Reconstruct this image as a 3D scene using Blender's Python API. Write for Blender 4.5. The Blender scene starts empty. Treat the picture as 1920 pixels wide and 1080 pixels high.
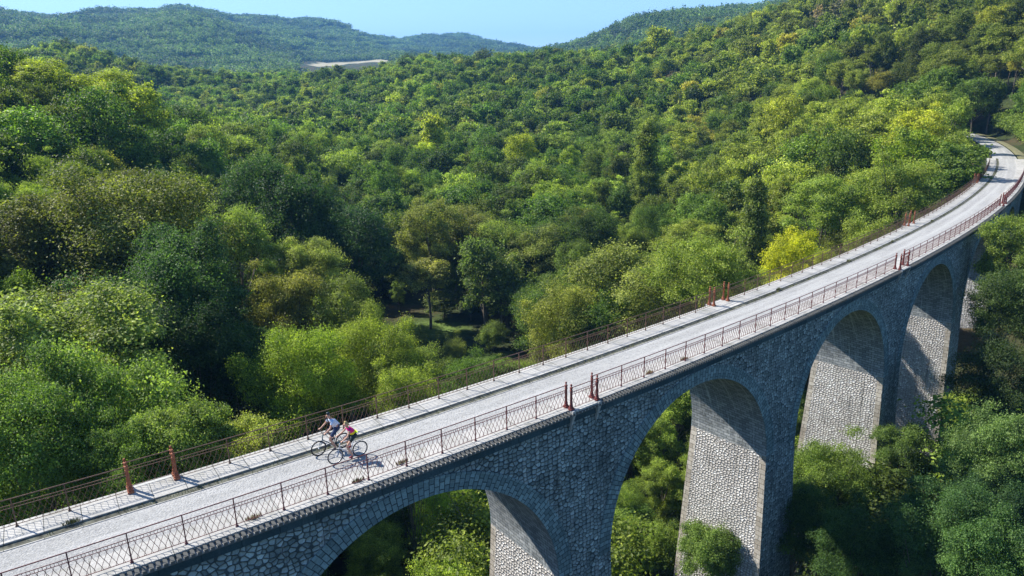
import bpy, bmesh, math, random
import numpy as np
from mathutils import Vector, Matrix
R = math.radians
rng = np.random.default_rng(7)
SC = bpy.context.scene
COL = SC.collection

# ------------------------------------------------------------------ camera
FPX, PITCH, ROLL, CAMH = 1331.3, 0.28837, -0.020978, 15.688
cam_d = bpy.data.cameras.new('camera'); cam = bpy.data.objects.new('camera', cam_d); COL.objects.link(cam)
cam_d.sensor_width = 36; cam_d.lens = FPX / 1920 * 36; cam_d.clip_start = 0.5; cam_d.clip_end = 20000
cam.matrix_world = Matrix.Translation((0, 0, CAMH)) @ Matrix.Rotation(math.pi/2 - PITCH, 4, 'X') @ Matrix.Rotation(ROLL, 4, 'Z')
SC.camera = cam
# ------------------------------------------------------------------ light
SUN_EL, SUN_AZ = R(44.5), math.atan2(0.424, -0.905)     # direction towards the sun, angle from +X
sun_dir = Vector((math.cos(SUN_EL)*math.cos(SUN_AZ), math.cos(SUN_EL)*math.sin(SUN_AZ), math.sin(SUN_EL)))
sl = bpy.data.lights.new('sun', 'SUN'); sl.energy = 5.0; sl.angle = R(0.5); sl.color = (1, .955, .88)
so = bpy.data.objects.new('sun', sl); COL.objects.link(so)
so.rotation_euler = sun_dir.to_track_quat('Z', 'Y').to_euler()
W = bpy.data.worlds.new('World'); SC.world = W; W.use_nodes = True
nt = W.node_tree; bgn = nt.nodes['Background']; bgn.inputs[1].default_value = 0.10
sky = nt.nodes.new('ShaderNodeTexSky'); sky.sky_type = 'NISHITA'; sky.sun_disc = False
sky.sun_elevation = SUN_EL; sky.sun_rotation = math.pi/2 - SUN_AZ
sky.altitude = 300; sky.air_density = 1.0; sky.dust_density = 0.0; sky.ozone_density = 4.5
nt.links.new(sky.outputs[0], bgn.inputs[0])
SC.view_settings.view_transform = 'Standard'; SC.view_settings.look = 'None'
SC.view_settings.exposure = 1.05; SC.view_settings.gamma = 1; SC.view_settings.use_curve_mapping = False
cy = SC.cycles
cy.max_bounces = 6; cy.diffuse_bounces = 4; cy.glossy_bounces = 2; cy.transmission_bounces = 4; cy.volume_bounces = 1
cy.use_denoising = True; cy.caustics_reflective = False; cy.caustics_refractive = False

# ------------------------------------------------------------------ helpers
def tag(o, label=None, cat=None, group=None, kind=None):
    if label: o['label'] = label
    if cat: o['category'] = cat
    if group: o['group'] = group
    if kind: o['kind'] = kind
    return o
def empty(name, loc=(0, 0, 0), rz=0, **k):
    o = bpy.data.objects.new(name, None); COL.objects.link(o); o.location = loc; o.rotation_euler = (0, 0, rz)
    o.empty_display_size = .3
    return tag(o, **k)
def mesh_np(name, V, F, mats=(), uv=None, mi=None, smooth=False, attr=None, n=4):
    """V (k,3), F (m,n) all faces with n corners"""
    me = bpy.data.meshes.new(name); V = np.asarray(V, dtype=np.float32); F = np.asarray(F, dtype=np.int32)
    me.vertices.add(len(V)); me.vertices.foreach_set('co', V.ravel())
    me.loops.add(F.size); me.loops.foreach_set('vertex_index', F.ravel())
    me.polygons.add(len(F)); me.polygons.foreach_set('loop_start', np.arange(0, F.size, F.shape[1], dtype=np.int32))
    me.polygons.foreach_set('loop_total', np.full(len(F), F.shape[1], dtype=np.int32))
    if mi is not None: me.polygons.foreach_set('material_index', np.asarray(mi, dtype=np.int32))
    me.polygons.foreach_set('use_smooth', np.full(len(F), bool(smooth)))
    me.update(calc_edges=True)
    if uv is not None:
        l = me.uv_layers.new(name='UVMap'); l.data.foreach_set('uv', np.asarray(uv, dtype=np.float32)[F.ravel()].ravel() if len(uv) == len(V) else np.asarray(uv, dtype=np.float32).ravel())
    if attr:
        for k, v in attr.items():
            a = me.attributes.new(k, 'FLOAT', 'FACE'); a.data.foreach_set('value', np.asarray(v, dtype=np.float32))
    for m_ in mats: me.materials.append(m_)
    return me
def link(name, me, parent=None):
    o = bpy.data.objects.new(name, me); COL.objects.link(o)
    if parent: o.parent = parent
    return o
class MB:
    """collects quads, boxes and tubes into ONE mesh"""
    def __init__(s): s.v = []; s.f = []; s.uv = []; s.mi = []
    def quad(s, p, uv=None, mi=0):
        b = len(s.v); s.v += [tuple(q) for q in p]; s.f.append((b, b+1, b+2, b+3)); s.uv += list(uv) if uv else [(0, 0)]*4; s.mi.append(mi)
    def box(s, c, h, M=None, mi=0):
        P = [Vector((c[0]+sx*h[0], c[1]+sy*h[1], c[2]+sz*h[2])) for sz in (-1, 1) for sx, sy in ((-1, -1), (1, -1), (1, 1), (-1, 1))]
        if M: P = [M @ p for p in P]
        for f in ((3, 2, 1, 0), (4, 5, 6, 7), (0, 1, 5, 4), (1, 2, 6, 5), (2, 3, 7, 6), (3, 0, 4, 7)): s.quad([P[i] for i in f], mi=mi)
    def hexa(s, P, mi=0):
        for f in ((3, 2, 1, 0), (4, 5, 6, 7), (0, 1, 5, 4), (1, 2, 6, 5), (2, 3, 7, 6), (3, 0, 4, 7)): s.quad([P[i] for i in f], mi=mi)
    def tube(s, pts, r, n=6, mi=0, caps=True, flat=1.0):
        pts = [Vector(p) for p in pts]; rr = r if hasattr(r, '__len__') else [r]*len(pts); rings = []
        up = Vector((0, 0, 1)); pd = (pts[1]-pts[0]).normalized()
        a = pd.cross(up); a = a.normalized() if a.length > 1e-3 else Vector((1, 0, 0))
        for i, p in enumerate(pts):
            d = (pts[min(i+1, len(pts)-1)] - pts[max(i-1, 0)]).normalized()
            a = (a - d*a.dot(d)); a = a.normalized() if a.length > 1e-4 else d.orthogonal().normalized()
            b = d.cross(a)
            rings.append([p + (a*math.cos(2*math.pi*k/n) + b*math.sin(2*math.pi*k/n)*flat)*rr[i] for k in range(n)])
        for i in range(len(rings)-1):
            for k in range(n): s.quad([rings[i][k], rings[i][(k+1) % n], rings[i+1][(k+1) % n], rings[i+1][k]], mi=mi)
        if caps:
            for rg, sg in ((rings[0], 1), (rings[-1], -1)):
                c = sum(rg, Vector())/n
                for k in range(n):
                    q = [rg[(k+1) % n], rg[k], c, c] if sg > 0 else [rg[k], rg[(k+1) % n], c, c]
                    s.tri(q[0], q[1], q[2], mi)
    def tri(s, a, b, c, mi=0):
        m = (Vector(b)+Vector(c))/2; s.quad([a, b, m, c], mi=mi)
    def lathe(s, prof, c=(0, 0, 0), n=12, mi=0):
        for (r0, z0), (r1, z1) in zip(prof, prof[1:]):
            for k in range(n):
                a0, a1 = 2*math.pi*k/n, 2*math.pi*(k+1)/n
                s.quad([(c[0]+r0*math.cos(a0), c[1]+r0*math.sin(a0), c[2]+z0), (c[0]+r0*math.cos(a1), c[1]+r0*math.sin(a1), c[2]+z0),
                        (c[0]+r1*math.cos(a1), c[1]+r1*math.sin(a1), c[2]+z1), (c[0]+r1*math.cos(a0), c[1]+r1*math.sin(a0), c[2]+z1)], mi=mi)
    def mesh(s, name, mats, smooth=False):
        me = mesh_np(name, s.v, s.f, mats if isinstance(mats, (list, tuple)) else [mats], uv=s.uv, mi=s.mi)
        bm = bmesh.new(); bm.from_mesh(me); bmesh.ops.remove_doubles(bm, verts=bm.verts, dist=1e-5)
        if smooth:
            for f in bm.faces: f.smooth = True
        bm.to_mesh(me); bm.free()
        return me
    def build(s, name, mats, parent=None, smooth=False): return link(name, s.mesh(name, mats, smooth), parent)

# ------------------------------------------------------------------ materials
def newmat(name):
    m = bpy.data.materials.new(name); m.use_nodes = True; t = m.node_tree; t.nodes.clear()
    return m, t
def N(t, typ, **k):
    n = t.nodes.new(typ)
    for a, b in k.items():
        if a.startswith('i_'):
            key = a[2:]; key = int(key) if key.isdigit() else key.replace('_', ' ')
            n.inputs[key].default_value = b
        else: setattr(n, a, b)
    return n
def L(t, a, b): t.links.new(a, b)
def mixc(t, fac, a, b, bt='MIX'):
    n = t.nodes.new('ShaderNodeMix'); n.data_type = 'RGBA'; n.blend_type = bt
    for s_, v in ((n.inputs[0], fac), (n.inputs[6], a), (n.inputs[7], b)):
        if hasattr(v, 'is_linked') or isinstance(v, bpy.types.NodeSocket): L(t, v, s_)
        else: s_.default_value = v if not isinstance(v, tuple) else (*v, 1) if len(v) == 3 else v
    return n.outputs[2]
def ramp(t, x, stops):
    n = t.nodes.new('ShaderNodeValToRGB'); L(t, x, n.inputs[0]); cr = n.color_ramp
    while len(cr.elements) > 1: cr.elements.remove(cr.elements[-1])
    cr.elements[0].position = stops[0][0]; cr.elements[0].color = (*stops[0][1], 1)
    for p, c in stops[1:]:
        e = cr.elements.new(p); e.color = (*c, 1)
    return n.outputs[0]
def g(v): return (v, v, v)
def princ(t, col, rough=.8, bump=None, bstr=.5, bdist=.02, metal=0, spec=.3):
    p = N(t, 'ShaderNodeBsdfPrincipled'); o = N(t, 'ShaderNodeOutputMaterial'); L(t, p.outputs[0], o.inputs[0])
    if isinstance(col, tuple): p.inputs['Base Color'].default_value = (*col, 1)
    else: L(t, col, p.inputs['Base Color'])
    p.inputs['Roughness'].default_value = rough; p.inputs['Metallic'].default_value = metal
    p.inputs['Specular IOR Level'].default_value = spec
    if bump is not None:
        b = N(t, 'ShaderNodeBump'); b.inputs['Strength'].default_value = bstr; b.inputs['Distance'].default_value = bdist
        L(t, bump, b.inputs['Height']); L(t, b.outputs[0], p.inputs['Normal'])
    return p
def math_(t, op, a, b=None, c=None):
    n = t.nodes.new('ShaderNodeMath'); n.operation = op
    for i, v in enumerate((a, b, c)):
        if v is None: continue
        if isinstance(v, bpy.types.NodeSocket): L(t, v, n.inputs[i])
        else: n.inputs[i].default_value = v
    return n.outputs[0]
def noise(t, vec, scale, detail=4, rough=.6, dim='3D'):
    n = N(t, 'ShaderNodeTexNoise'); n.noise_dimensions = dim; n.inputs['Scale'].default_value = scale
    n.inputs['Detail'].default_value = detail; n.inputs['Roughness'].default_value = rough
    if vec is not None: L(t, vec, n.inputs['Vector'])
    return n.outputs['Fac']
def stretch(t, vec, sx, sy, sz=1):
    m = N(t, 'ShaderNodeMapping'); m.inputs['Scale'].default_value = (sx, sy, sz); L(t, vec, m.inputs[0]); return m.outputs[0]

def rubble_mat(name, stone_a, stone_b, mortar, scale=3.2, bdist=.06, streak=0.25, dirt=.5):
    m, t = newmat(name); uv = N(t, 'ShaderNodeUVMap').outputs[0]
    nz = N(t, 'ShaderNodeTexNoise'); nz.inputs['Scale'].default_value = 2.2; L(t, uv, nz.inputs['Vector'])
    wv = N(t, 'ShaderNodeVectorMath', operation='MULTIPLY_ADD'); L(t, nz.outputs['Color'], wv.inputs[0]); wv.inputs[1].default_value = (.12, .12, 0); L(t, stretch(t, uv, .92, 1.12), wv.inputs[2])
    v = N(t, 'ShaderNodeTexVoronoi', feature='DISTANCE_TO_EDGE', voronoi_dimensions='2D'); v.inputs['Scale'].default_value = scale; L(t, wv.outputs[0], v.inputs['Vector']); v.inputs['Randomness'].default_value = .7
    c = N(t, 'ShaderNodeTexVoronoi', feature='F1', voronoi_dimensions='2D'); c.inputs['Scale'].default_value = scale; L(t, wv.outputs[0], c.inputs['Vector']); c.inputs['Randomness'].default_value = .7
    sep = N(t, 'ShaderNodeSeparateColor'); L(t, c.outputs['Color'], sep.inputs[0])
    big = noise(t, uv, .35, 4); fine = noise(t, uv, 14, 5, .7)
    stone = mixc(t, sep.outputs[0], stone_a, stone_b)
    stone = mixc(t, math_(t, 'MULTIPLY', math_(t, 'GREATER_THAN', sep.outputs[1], .86), .6), stone, tuple(min(1, a*1.5) for a in stone_b))
    stone = mixc(t, .55, stone, ramp(t, fine, [(.3, g(.45)), (.7, g(1.35))]), 'MULTIPLY')
    edge = math_(t, 'MULTIPLY', ramp(t, v.outputs['Distance'], [(0.03, g(0)), (.085, g(1))]), ramp(t, c.outputs['Distance'], [(.54, g(1)), (.66, g(0))]))
    col = mixc(t, edge, mortar, stone)
    col = mixc(t, dirt, col, ramp(t, big, [(.3, g(.5)), (.65, g(1.15))]), 'MULTIPLY')
    st = noise(t, stretch(t, uv, 3.2, .22), 1.0, 6, .65)
    stm = math_(t, 'MULTIPLY', ramp(t, st, [(.56, g(0)), (.72, g(1))]), streak)
    col = mixc(t, stm, col, (.62, .64, .62))
    dk = noise(t, stretch(t, uv, 1.7, .16), 1.0, 5, .6)
    col = mixc(t, math_(t, 'MULTIPLY', ramp(t, dk, [(.57, g(0)), (.7, g(1))]), .55), col, (.05, .055, .05))
    h = math_(t, 'ADD', ramp(t, v.outputs['Distance'], [(0, g(0)), (.12, g(.7)), (.3, g(1))]), math_(t, 'MULTIPLY', fine, .3))
    h = math_(t, 'ADD', math_(t, 'MULTIPLY', h, edge), math_(t, 'MULTIPLY', math_(t, 'MULTIPLY', sep.outputs[2], .5), edge))
    princ(t, col, .9, h, 1.0, bdist, spec=.15)
    return m
def ashlar_mat(name, a, b, mortar, bw, rh, bdist=.03, streak=.3, mort=.02):
    m, t = newmat(name); uv = N(t, 'ShaderNodeUVMap').outputs[0]
    nz = N(t, 'ShaderNodeTexNoise'); nz.inputs['Scale'].default_value = 3; L(t, uv, nz.inputs['Vector'])
    wv = N(t, 'ShaderNodeVectorMath', operation='MULTIPLY_ADD'); L(t, nz.outputs['Color'], wv.inputs[0]); wv.inputs[1].default_value = (.05, .05, 0); L(t, uv, wv.inputs[2])
    br = N(t, 'ShaderNodeTexBrick'); L(t, wv.outputs[0], br.inputs['Vector']); br.inputs['Color1'].default_value = (*a, 1); br.inputs['Color2'].default_value = (*b, 1); br.inputs['Mortar'].default_value = (*mortar, 1)
    br.inputs['Scale'].default_value = 1; br.inputs['Brick Width'].default_value = bw; br.inputs['Row Height'].default_value = rh
    br.inputs['Mortar Size'].default_value = mort; br.inputs['Mortar Smooth'].default_value = .3; br.inputs['Bias'].default_value = 0
    fine = noise(t, uv, 12, 5, .7); big = noise(t, uv, .5, 4)
    col = mixc(t, .6, br.outputs[0], ramp(t, fine, [(.3, g(.5)), (.7, g(1.3))]), 'MULTIPLY')
    col = mixc(t, .6, col, ramp(t, big, [(.3, g(.55)), (.65, g(1.2))]), 'MULTIPLY')
    st = noise(t, stretch(t, uv, 3.2, .22), 1.0, 6, .65)
    col = mixc(t, math_(t, 'MULTIPLY', ramp(t, st, [(.55, g(0)), (.7, g(1))]), streak), col, (.6, .62, .6))
    h = math_(t, 'SUBTRACT', math_(t, 'MULTIPLY', fine, .4), br.outputs['Fac'])
    princ(t, col, .9, h, 1.0, bdist, spec=.15)
    return m
M_rubble_shaded = rubble_mat('rubble_masonry_shaded', (.17, .225, .228), (.36, .445, .45), (.065, .09, .097), 4.1, .06, .42, .75)  # cool dark tint carries the shade of these faces in the stone colour
M_rubble_side_lit = rubble_mat('rubble_masonry_pier_side_lit', (.52, .495, .465), (.72, .69, .65), (.33, .305, .28), 4.5, .08, .2, .45)  # same rubble, paler: sunlight on the pier sides put into the colour
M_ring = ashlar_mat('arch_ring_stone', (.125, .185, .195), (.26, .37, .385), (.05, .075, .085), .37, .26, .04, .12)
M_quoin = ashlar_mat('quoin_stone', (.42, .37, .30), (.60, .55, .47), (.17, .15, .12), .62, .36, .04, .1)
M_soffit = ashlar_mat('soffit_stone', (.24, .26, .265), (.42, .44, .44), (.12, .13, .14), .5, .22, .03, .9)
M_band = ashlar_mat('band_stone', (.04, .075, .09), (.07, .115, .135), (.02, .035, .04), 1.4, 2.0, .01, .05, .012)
def coping_mat():
    m, t = newmat('coping_stone'); uv = N(t, 'ShaderNodeUVMap').outputs[0]
    br = N(t, 'ShaderNodeTexBrick'); L(t, uv, br.inputs['Vector']); br.offset = 0
    br.inputs['Color1'].default_value = (.37, .36, .335, 1); br.inputs['Color2'].default_value = (.46, .445, .415, 1); br.inputs['Mortar'].default_value = (.12, .12, .11, 1)
    br.inputs['Scale'].default_value = 1; br.inputs['Brick Width'].default_value = 1.25; br.inputs['Row Height'].default_value = 4; br.inputs['Mortar Size'].default_value = .014
    f = noise(t, uv, 9, 6, .7); b = noise(t, uv, 1.1, 5, .65); l = noise(t, uv, 30, 3, .7)
    col = mixc(t, .7, br.outputs[0], ramp(t, f, [(.3, g(.6)), (.65, g(1.15))]), 'MULTIPLY')
    col = mixc(t, ramp(t, b, [(.52, g(0)), (.72, g(.75))]), col, (.17, .17, .14))
    col = mixc(t, ramp(t, l, [(.6, g(0)), (.72, g(.6))]), col, (.54, .53, .50))
    princ(t, col, .9, math_(t, 'SUBTRACT', f, br.outputs['Fac']), .8, .02, spec=.15); return m
M_coping = coping_mat()
def gravel_mat():
    m, t = newmat('gravel'); tc = N(t, 'ShaderNodeTexCoord').outputs['Object']; uv = N(t, 'ShaderNodeUVMap').outputs[0]
    v = N(t, 'ShaderNodeTexVoronoi', feature='F1'); v.inputs['Scale'].default_value = 11; L(t, tc, v.inputs['Vector'])
    sep = N(t, 'ShaderNodeSeparateColor'); L(t, v.outputs['Color'], sep.inputs[0])
    fine = noise(t, tc, 24, 4, .8); big = noise(t, stretch(t, uv, .12, 1.4), 1, 5, .6); mid = noise(t, tc, 1.3, 5, .7)
    col = ramp(t, fine, [(.28, (.20, .20, .195)), (.5, (.355, .352, .34)), (.75, (.47, .465, .445))])
    col = mixc(t, .5, col, ramp(t, sep.outputs[0], [(0, g(.6)), (.3, g(1.0)), (1, g(1.12))]), 'MULTIPLY')
    col = mixc(t, .7, col, ramp(t, big, [(.35, g(.78)), (.6, g(1.05))]), 'MULTIPLY')
    col = mixc(t, ramp(t, mid, [(.55, g(0)), (.75, g(.35))]), col, (.46, .44, .39))
    su = N(t, 'ShaderNodeSeparateXYZ'); L(t, uv, su.inputs[0]); wob = math_(t, 'MULTIPLY_ADD', noise(t, stretch(t, uv, .15, .3), 1, 3), .5, su.outputs['Y'])
    trk = math_(t, 'SINE', math_(t, 'MULTIPLY', wob, 5.2)); tn = noise(t, stretch(t, uv, .3, 2.5), 1, 5, .7)
    col = mixc(t, math_(t, 'MULTIPLY', ramp(t, trk, [(.5, g(0)), (.95, g(.35))]), tn), col, (.56, .55, .53))
    princ(t, col, .95, math_(t, 'ADD', fine, v.outputs['Distance']), .9, .03, spec=.1); return m
M_gravel = gravel_mat()
def simple(name, col, rough=.6, metal=0, var=.25, sc=8, spec=.4):
    m, t = newmat(name); tc = N(t, 'ShaderNodeTexCoord').outputs['Object']
    n = noise(t, tc, sc, 5, .65)
    c = mixc(t, 1.0, col, ramp(t, n, [(.3, g(1-var)), (.7, g(1+var))]), 'MULTIPLY')
    princ(t, c, rough, n, .3, .005, metal, spec); return m
def rust_mat(name, a, b, c):
    m, t = newmat(name); tc = N(t, 'ShaderNodeTexCoord').outputs['Object']
    n = noise(t, tc, 5, 6, .7)
    col = ramp(t, n, [(.3, a), (.5, b), (.72, c)]); princ(t, col, .75, n, .4, .004, 0, .3); return m
M_iron = rust_mat('rusty_iron_paint', (.08, .032, .038), (.16, .052, .055), (.22, .09, .06))
M_iron_far = rust_mat('rusty_iron_brown', (.07, .045, .035), (.14, .08, .055), (.20, .12, .08))
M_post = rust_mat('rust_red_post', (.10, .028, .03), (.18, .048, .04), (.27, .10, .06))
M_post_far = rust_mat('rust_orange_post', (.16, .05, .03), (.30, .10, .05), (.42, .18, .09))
M_wstone = simple('bracket_stone', (.40, .40, .38), .9, var=.2)

def leaf_mat():
    m, t = newmat('foliage')
    a = N(t, 'ShaderNodeAttribute', attribute_type='INSTANCER', attribute_name='tint')
    f = N(t, 'ShaderNodeAttribute', attribute_type='GEOMETRY', attribute_name='leafvar')
    geo = N(t, 'ShaderNodeNewGeometry')
    nz = noise(t, geo.outputs['Position'], .35, 2, .5)
    k = math_(t, 'MULTIPLY', ramp(t, f.outputs['Fac'], [(0, g(.38)), (.5, g(.95)), (1, g(1.7))]), ramp(t, nz, [(.3, g(.8)), (.7, g(1.2))]))
    v = N(t, 'ShaderNodeVectorMath', operation='SCALE'); L(t, mixc(t, 1.0, a.outputs['Color'], (1.34, 1.15, .74), 'MULTIPLY'), v.inputs[0]); L(t, k, v.inputs['Scale'])
    hs = N(t, 'ShaderNodeHueSaturation'); L(t, v.outputs[0], hs.inputs['Color']); L(t, math_(t, 'MULTIPLY_ADD', f.outputs['Fac'], -.035, .517), hs.inputs['Hue'])
    hs.inputs['Value'].default_value = 2.1; hs.inputs['Saturation'].default_value = 1.0
    d = N(t, 'ShaderNodeBsdfPrincipled'); L(t, hs.outputs[0], d.inputs['Base Color']); d.inputs['Roughness'].default_value = .55; d.inputs['Specular IOR Level'].default_value = .3
    tr = N(t, 'ShaderNodeBsdfTranslucent')
    tc2 = mixc(t, 1.0, hs.outputs[0], (1.2, 1.3, .6), 'MULTIPLY'); L(t, tc2, tr.inputs[0])
    mx = N(t, 'ShaderNodeMixShader'); mx.inputs[0].default_value = .45; L(t, d.outputs[0], mx.inputs[1]); L(t, tr.outputs[0], mx.inputs[2])
    o = N(t, 'ShaderNodeOutputMaterial'); L(t, mx.outputs[0], o.inputs[0]); return m
M_leaf = leaf_mat()
def bark_mat(name, a, b):
    m, t = newmat(name); tc = N(t, 'ShaderNodeTexCoord').outputs['Object']; n = noise(t, stretch(t, tc, 6, 6, 1), 1.5, 5, .7)
    princ(t, ramp(t, n, [(.3, a), (.7, b)]), .9, n, .6, .03, spec=.1); return m
M_bark = bark_mat('bark', (.09, .075, .06), (.25, .21, .17))
M_bark_pale = bark_mat('pale_bark', (.22, .20, .18), (.42, .39, .36))
def ground_mat():
    m, t = newmat('forest_floor'); geo = N(t, 'ShaderNodeNewGeometry').outputs['Position']
    a = noise(t, geo, .06, 5, .6); b = noise(t, geo, .9, 6, .75); c = noise(t, geo, .012, 4, .6)
    col = ramp(t, b, [(.3, (.018, .022, .010)), (.55, (.04, .055, .018)), (.75, (.085, .10, .035))])
    grass = ramp(t, b, [(.3, (.06, .10, .02)), (.6, (.13, .19, .045)), (.8, (.20, .22, .09))])
    mask = N(t, 'ShaderNodeAttribute', attribute_name='open_ground'); 
    brown = mixc(t, ramp(t, a, [(.5, g(0)), (.62, g(.7))]), col, (.09, .06, .035))
    col2 = mixc(t, mask.outputs['Fac'], brown, grass)
    fm = N(t, 'ShaderNodeAttribute', attribute_name='field_ground')
    col3 = mixc(t, fm.outputs['Fac'], col2, (.34, .31, .21))
    princ(t, col3, .95, b, .8, .3, spec=.1); return m
M_ground = ground_mat()

# ------------------------------------------------------------------ the viaduct's curve (s = metres along the near railing, n = offset to the far side)
CU = dict(x0=-15.085032, y0=23.732368, th=0.59043886, k0=0.0026065552, k1=-0.00055587608, k2=0.00021106881)
_s = np.linspace(-40, 260, 6001); _u = _s/.875
_k = lambda u: CU['k0'] + CU['k1']*u/50 + CU['k2']*(u/50)**2
_kk = _k(np.minimum(_u, 160)); _du = _u[1]-_u[0]; _i0 = int(np.argmin(abs(_s)))
_th = np.cumsum(_kk)*_du; _th = _th - _th[_i0] + CU['th']
_x = np.cumsum(np.cos(_th))*_du; _y = np.cumsum(np.sin(_th))*_du
_x = (_x-_x[_i0]+CU['x0'])*.875; _y = (_y-_y[_i0]+CU['y0'])*.875
def cv(s, n=0.0, z=0.0):
    x = np.interp(s, _s, _x); y = np.interp(s, _s, _y); th = np.interp(s, _s, _th)
    return np.stack(np.broadcast_arrays(x - n*np.sin(th), y + n*np.cos(th), z+0*x), -1)
def cvv(s, n=0., z=0.): return Vector([float(a) for a in cv(s, n, z)])
def heading(s): return float(np.interp(s, _s, _th))
def frame(s, n=0, z=0):
    return Matrix.Translation(cvv(s, n, z)) @ Matrix.Rotation(heading(s), 4, 'Z')
def to_curve(X, Y):
    X = np.atleast_1d(X); Y = np.atleast_1d(Y); S_ = np.zeros(len(X)); Nn = np.zeros(len(X))
    sub = slice(0, None, 10); cx, cy_, ct, cs = _x[sub], _y[sub], _th[sub], _s[sub]
    for a in range(0, len(X), 4000):
        d = (X[a:a+4000, None]-cx)**2 + (Y[a:a+4000, None]-cy_)**2; i = d.argmin(1)
        S_[a:a+4000] = cs[i]; Nn[a:a+4000] = -np.sin(ct[i])*(X[a:a+4000]-cx[i]) + np.cos(ct[i])*(Y[a:a+4000]-cy_[i])
    return S_, Nn
def azr(px, r, py=None):
    """world X,Y at horizontal range r on the azimuth of photo column px (and the height seen at row py)"""
    az = math.atan2((px-960), FPX*math.cos(PITCH))
    X, Y = r*math.sin(az), r*math.cos(az)
    if py is None: return X, Y
    M = cam.matrix_world.to_3x3(); 
    d = M @ Vector(((px-960)/FPX, -(py-540)/FPX, -1)); k = r/math.hypot(d.x, d.y)
    return d.x*k, d.y*k, CAMH + d.z*k

# ------------------------------------------------------------------ terrain
CT = []
def G(px, r, z): X, Y = azr(px, r); CT.append((X, Y, z))
def GT(px, py, r, h): X, Y, Z = azr(px, r, py); CT.append((X, Y, Z-h))
def GC(s, n, z): p = cv(s, n); CT.append((p[0], p[1], z))
for a in range(0, 360, 45): CT.append((12*math.cos(R(a)), 12*math.sin(R(a)), -28))
for a in range(180, 361, 30): CT.append((60*math.cos(R(a)), 60*math.sin(R(a)), -22)); CT.append((300*math.cos(R(a)), 300*math.sin(R(a)), 25)); CT.append((3000*math.cos(R(a)), 3000*math.sin(R(a)), 150))
for s in (-30, 0, 20, 40, 58, 70): 
    for n in (-8, 2.5, 14): GC(s, n, {-30: -19, 0: -24, 20: -27.5, 40: -28, 58: -27.5, 70: -26}[s])
for s, z in ((80, -23), (95, -15), (112, -8), (130, -3.5), (150, -.6), (175, -.3), (200, -.3)):
    for n in (-5, 2.5, 11): GC(s, n, z + (0 if n == 2.5 else (1.5 if n < 0 else -2)))
GC(130, -18, 3); GC(150, -20, 8); GC(100, -20, -8); GC(80, -22, -18)
G(1900, 45, -26); G(1700, 40, -28); G(2200, 60, -18); G(2400, 120, 5); G(2200, 150, 12); G(2300, 300, 60)
G(0, 26, -20); G(0, 45, -17); G(-300, 60, -8); G(-200, 100, 2); G(0, 90, -13); GT(0, 235, 140, 14); GT(0, 105, 200, 15); G(0, 350, -2); G(100, 1050, 5); G(350, 1000, 0); G(-200, 1000, 10); G(-300, 220, 20)
GT(320, 330, 95, 19); GT(320, 235, 170, 15); G(320, 60, -25); G(380, 320, -10); GT(440, 365, 140, 15); G(560, 80, -27)
GT(100, 78, 700, 15); GT(350, 125, 650, 15); GT(500, 145, 620, 14); GT(300, 175, 500, 15); GT(480, 195, 420, 15); GT(560, 215, 330, 15)
GT(640, 260, 240, 15); GT(640, 195, 360, 15); GT(640, 135, 520, 15); GT(560, 128, 900, 15); GT(620, 124, 1250, 3)
G(700, 105, -27); G(800, 120, -26); G(950, 105, -26); G(900, 70, -27.5); G(860, 135, -26)
GT(800, 330, 180, 16); GT(800, 250, 250, 16); GT(800, 180, 350, 16); GT(800, 108, 520, 16)
GT(1000, 390, 130, 17); GT(1000, 290, 180, 17); GT(1000, 200, 290, 16); GT(1040, 96, 560, 16); G(1040, 800, 15)
GT(1280, 430, 115, 16); GT(1280, 300, 175, 16); GT(1280, 190, 270, 16); GT(1280, 66, 520, 16); G(1280, 700, 20)
GT(1450, 12, 500, 15); GT(1450, 150, 260, 15); GT(1600, 340, 120, 15); GT(1600, 200, 175, 15); GT(1600, 90, 250, 15); GT(1600, -50, 460, 15)
GT(1800, 200, 165, 14); GT(1800, 120, 215, 14); GT(1800, -80, 400, 15); GT(1920, 130, 190, 14); GT(1920, 20, 240, 14); GT(1920, -150, 450, 15); G(1700, 900, 90); G(2100, 900, 160)
GT(690, 116, 1500, 0); GT(640, 121, 1450, 0); GT(740, 113, 1550, 0)
for px, py, r in ((-200, 0, 2600), (0, 14, 2300), (140, 25, 2000), (330, 11, 2600), (480, 22, 2700), (600, 32, 2900), (640, 44, 2900), (720, 66, 3000), (860, 61, 3300), (940, 74, 3300), (1020, 98, 3300)): GT(px, py, r, 12)
for px, py, r in ((0, 60, 1500), (300, 62, 1500), (560, 92, 1800), (700, 100, 1900), (850, 100, 2200)): GT(px, py, r, 10)
for px, py, r in ((1060, 92, 1300), (1150, 60, 1300), (1220, 30, 1300), (1330, 22, 1350), (1400, 12, 1300), (1600, -20, 1300)): GT(px, py, r, 12)
for px in (-300, 200, 700, 1200, 1700, 2200): G(px, 6500, 60 if 600 < px < 1300 else 150)
CT = np.array(CT)
def warp(X, Y):
    r = np.hypot(X, Y)+1e-6; q = np.log1p(r/45.)*45./r
    return X*q, Y*q
_wx, _wy = warp(CT[:, 0], CT[:, 1]); _n = len(CT)
def tps(d2): return np.where(d2 > 1e-9, d2*np.log(d2+1e-12), 0)/2
_A = np.zeros((_n+3, _n+3)); _A[:_n, :_n] = tps((_wx[:, None]-_wx)**2 + (_wy[:, None]-_wy)**2) + np.eye(_n)*8
_A[:_n, _n:] = np.stack([np.ones(_n), _wx, _wy], 1); _A[_n:, :_n] = _A[:_n, _n:].T
_w = np.linalg.solve(_A, np.concatenate([CT[:, 2], [0, 0, 0]]))
def sstep(x, a, b): q = np.clip((x-a)/(b-a), 0, 1); return q*q*(3-2*q)
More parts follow.
